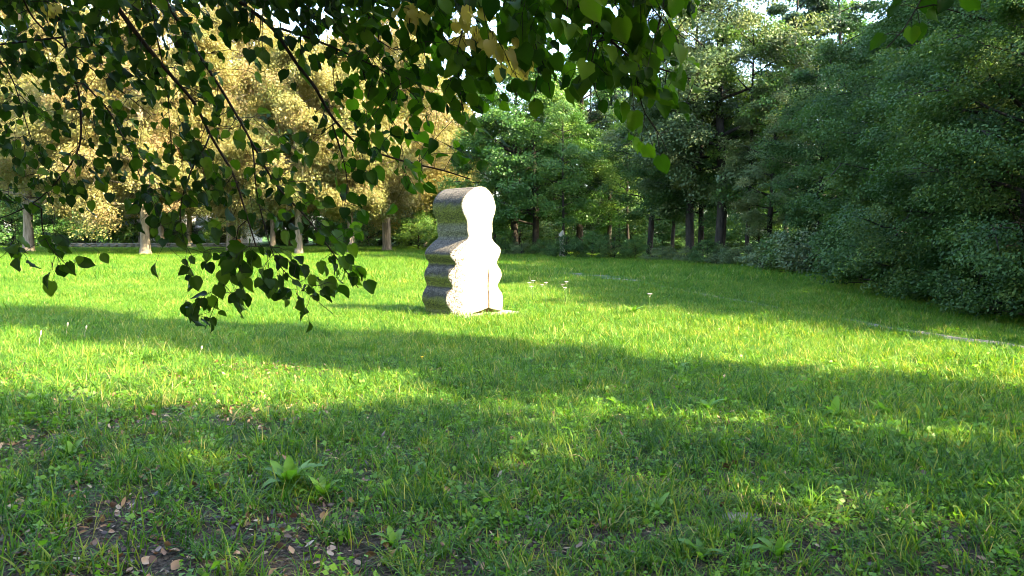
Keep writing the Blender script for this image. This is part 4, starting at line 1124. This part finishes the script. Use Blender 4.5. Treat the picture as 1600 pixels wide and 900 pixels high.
# ------------------------------------------------------------------ single weeds, flowers, twig, slab
def weed_leaf(L, W, arch, seed):
    g = np.random.default_rng(seed); n = 8
    t = np.linspace(0, 1, n); hw = W * .5 * np.sin(np.clip(t * .93 + .07, 0, 1) * math.pi) ** .7 * (t > .0) + .002
    hw[:2] = [.003, .006]
    th = R(20) + arch * t; dy = np.sin(th) * L / (n - 1); dz = np.cos(th) * L / (n - 1)
    y = np.concatenate([[0], np.cumsum(dy)[:-1]]); z = np.concatenate([[0], np.cumsum(dz)[:-1]])
    V = []
    for k in range(n):
        rip = .012 * math.sin(k * 2.1 + seed)
        V += [[-hw[k], y[k], z[k] + .25 * hw[k] + rip * hw[k] * 10], [0, y[k], z[k]], [hw[k], y[k], z[k] + .25 * hw[k] - rip * hw[k] * 10]]
    F = [[3 * k + c, 3 * k + c + 1, 3 * k + c + 4, 3 * k + c + 3] for k in range(n - 1) for c in (0, 1)]
    return mesh_np('leaf', V, np.array(F), M['weed'], np.full(len(F), g.uniform(.2, .9)), True)
WL = {'dock': [weed_leaf(.17, .046, 1.4, 1), weed_leaf(.20, .05, 1.7, 2), weed_leaf(.15, .044, 1.1, 3), weed_leaf(.13, .04, .6, 4)],
      'plantain': [weed_leaf(.12, .045, 1.2, 5), weed_leaf(.10, .04, 1.5, 6), weed_leaf(.13, .04, .6, 7)]}
def weed(px, py, kind, n, s, label):
    Y = 1920 / (py - 363); x = gx(px, Y)
    root = empty('broadleaf_weed', (x, Y, gh(x, Y) - .005), label, 'plant', 'broad leaved weeds in the near grass', rng.uniform(0, 6))
    for k in range(n):
        o = link('leaf', random.choice(WL[kind]), root)
        o.rotation_euler = (rng.normal(0, .12), 0, k * 2.4 + rng.uniform(-.4, .4)); q = s * rng.uniform(.75, 1.2); o.scale = (q, q, q)
for a in [(445, 772, 'dock', 14, 1.55, 'largest bright broad leaved weed at lower left of the lawn'),
          (500, 785, 'plantain', 7, 1.2, 'smaller weed just right of the largest broad leaved one'),
          (225, 655, 'plantain', 5, 1.0, 'pale weed in the shaded grass at left below the bright strip'),
          (100, 722, 'dock', 6, .9, 'narrow leaved weed in the shade at far left'),
          (1105, 895, 'dock', 6, .8, 'bright weed at the bottom edge left of the ribbed one'),
          (1228, 892, 'dock', 7, 1.0, 'ribbed bright weed standing at the bottom edge right of centre'),
          (610, 872, 'dock', 6, .8, 'two leaved bright weed near the bottom edge left of centre'),
          (855, 815, 'plantain', 4, .9, 'single small bright weed below the lawn centre'),
          (640, 750, 'dock', 5, .7, 'small bright weed in the middle of the shaded grass'),
          (1030, 815, 'plantain', 6, 1.0, 'yellow green weed left of the bare grey slab'),
          (1290, 800, 'dock', 6, .8, 'weed in the right part of the near grass beyond the ribbed one'),
          (965, 640, 'plantain', 6, 1.3, 'pale weed at the end of the bright strip'),
          (1310, 655, 'plantain', 9, 1.4, 'dark spreading weed patch in the right shaded grass, left one'),
          (1390, 650, 'plantain', 9, 1.4, 'dark spreading weed patch in the right shaded grass, right one'),
          (1112, 655, 'dock', 7, 1.0, 'sunlit yellow green weed at the right end of the bright strip'),
          (1060, 580, 'dock', 6, 1.2, 'weed in the middle shadow band right of centre'),
          (990, 492, 'dock', 8, 1.6, 'sunlit spreading weed in the bright grass right of the sculpture'),
          (40, 640, 'plantain', 6, 1.2, 'weed at the left edge in the dark near grass')]:
    weed(*a)

def umbel(px, py_top, Y, s, n, mat, label, name='umbel_flower', cat='flower', head=.035):
    x = gx(px, Y); z0 = gh(x, Y); top = CAM_Z + ray(px, py_top)[2] / ray(px, py_top)[1] * Y
    root = empty(name, (x, Y, z0), label, cat, 'flowers standing in the meadow')
    h = max(.12, top - z0)
    for k in range(n):
        a = k * 2.2; ex = math.cos(a) * .09 * s * (k > 0); ey = math.sin(a) * .09 * s * (k > 0); hh = h * (1 - .12 * k)
        V, F = tube([(0, 0, -.02), (ex * .2, ey * .2, hh * .55), (ex, ey, hh)], [.007, .005, .004], 5)
        link('stem', mesh_np('stem', V, F, M['stalk'], smooth=True), root)
        g = Geo()
        for q in range(16):
            rr = head * .8 * s * math.sqrt((q + .5) / 16); aa = q * 2.4
            V, F = tube([(rr * math.cos(aa), rr * math.sin(aa), -.006 - .1 * rr), (rr * math.cos(aa), rr * math.sin(aa), 0), (rr * math.cos(aa), rr * math.sin(aa), .006 - .2 * rr)], [.002, .008 * s, .003], 5); g.add(V, F)
        for q in range(5):
            aa = q * 1.26; V, F = tube([(0, 0, -.04 * s), (head * s * .6 * math.cos(aa), head * s * .6 * math.sin(aa), -.004)], [.0015, .001], 3); g.add(V, F)
        link('flower_head', g.mesh('flower_head', mat), root, (ex, ey, hh))
umbel(833, 438, 17.5, 1.6, 3, M['white'], 'white umbel flower cluster right of the sculpture, leftmost')
umbel(853, 441, 17.0, 1.5, 2, M['white'], 'pinkish white umbel pair beside the leftmost cluster')
umbel(885, 440, 17.0, 1.5, 3, M['white'], 'small white umbel cluster below the grey path end')
umbel(1016, 459, 15.2, 1.8, 1, M['white'], 'single flat white umbel at the shadow edge right of the others')
umbel(658, 557, 9.0, .8, 1, M['yellow'], 'small yellow flower in the middle shadow band', 'yellow_flower', 'flower', .022)
def seed_stalk(px, py, Y, label):
    x = gx(px, Y); z0 = gh(x, Y); top = CAM_Z + ray(px, py)[2] / ray(px, py)[1] * Y; h = max(.15, top - z0)
    root = empty('seed_stalk', (x, Y, z0), label, 'grass stalk', 'dry seed stalks at the left')
    V, F = tube([(0, 0, -.02), (.01, 0, h * .5), (.03, 0, h * .72)], [.003, .0025, .002], 5); link('stem', mesh_np('stem', V, F, M['straw'], smooth=True), root)
    V, F = tube([(.03, 0, h * .70), (.032, 0, h * .8), (.036, 0, h * .92), (.04, 0, h)], [.003, .013, .012, .002], 7); link('seed_head', mesh_np('seed_head', V, F, M['straw'], smooth=True), root)
seed_stalk(98, 503, 11.5, 'pale dry seed stalk in the left shadow band')
seed_stalk(127, 508, 11.2, 'second pale dry seed stalk right of the first in the left shadow band')
seed_stalk(307, 540, 9.6, 'pale dry seed stalk below the lowest hanging leaf cluster')
seed_stalk(55, 516, 10.6, 'pale dry seed stalk nearest the left edge')

def fallen_twig():
    P0 = np.array([gx(18, 4.05), 4.05]); P1 = np.array([gx(55, 4.6), 4.6])
    n = 7; q = np.linspace(0, 1, n)[:, None]; P = P0 * (1 - q) + P1 * q + rng.normal(0, .012, (n, 2))
    V, F = tube(np.stack([P[:, 0], P[:, 1], gh(P[:, 0], P[:, 1]) + .03 + .015 * np.sin(q[:, 0] * 5)], -1), np.linspace(.014, .008, n), 7)
    tag(link('fallen_twig', mesh_np('fallen_twig', V, F, M['bark_dark'], smooth=True)), 'dark fallen stick lying in the leaf litter at lower left', 'stick')
fallen_twig()
def slab():
    u = np.linspace(-.17, .17, 14); w = np.linspace(-.11, .11, 10); U, W = np.meshgrid(u, w)
    rr = np.hypot(U / .17, W / .11)
    x = 1.28 + U * (1 + .15 * vnoise(U, W, .1, 3)); y = 4.17 + W
    Z = gh(x, y) + .006 - np.clip(rr - .6, 0, 1) * .09 + .006 * vnoise(U, W, .05, 4)
    n, m = U.shape; i, j = np.meshgrid(np.arange(m - 1), np.arange(n - 1)); a = (j * m + i).ravel()
    tag(link('stone_slab', mesh_np('stone_slab', np.stack([x, y, Z], -1), np.stack([a, a + 1, a + m + 1, a + m], -1), M['path'], smooth=True)), 'flat grey stone half sunk in the near grass', 'stone')
slab()
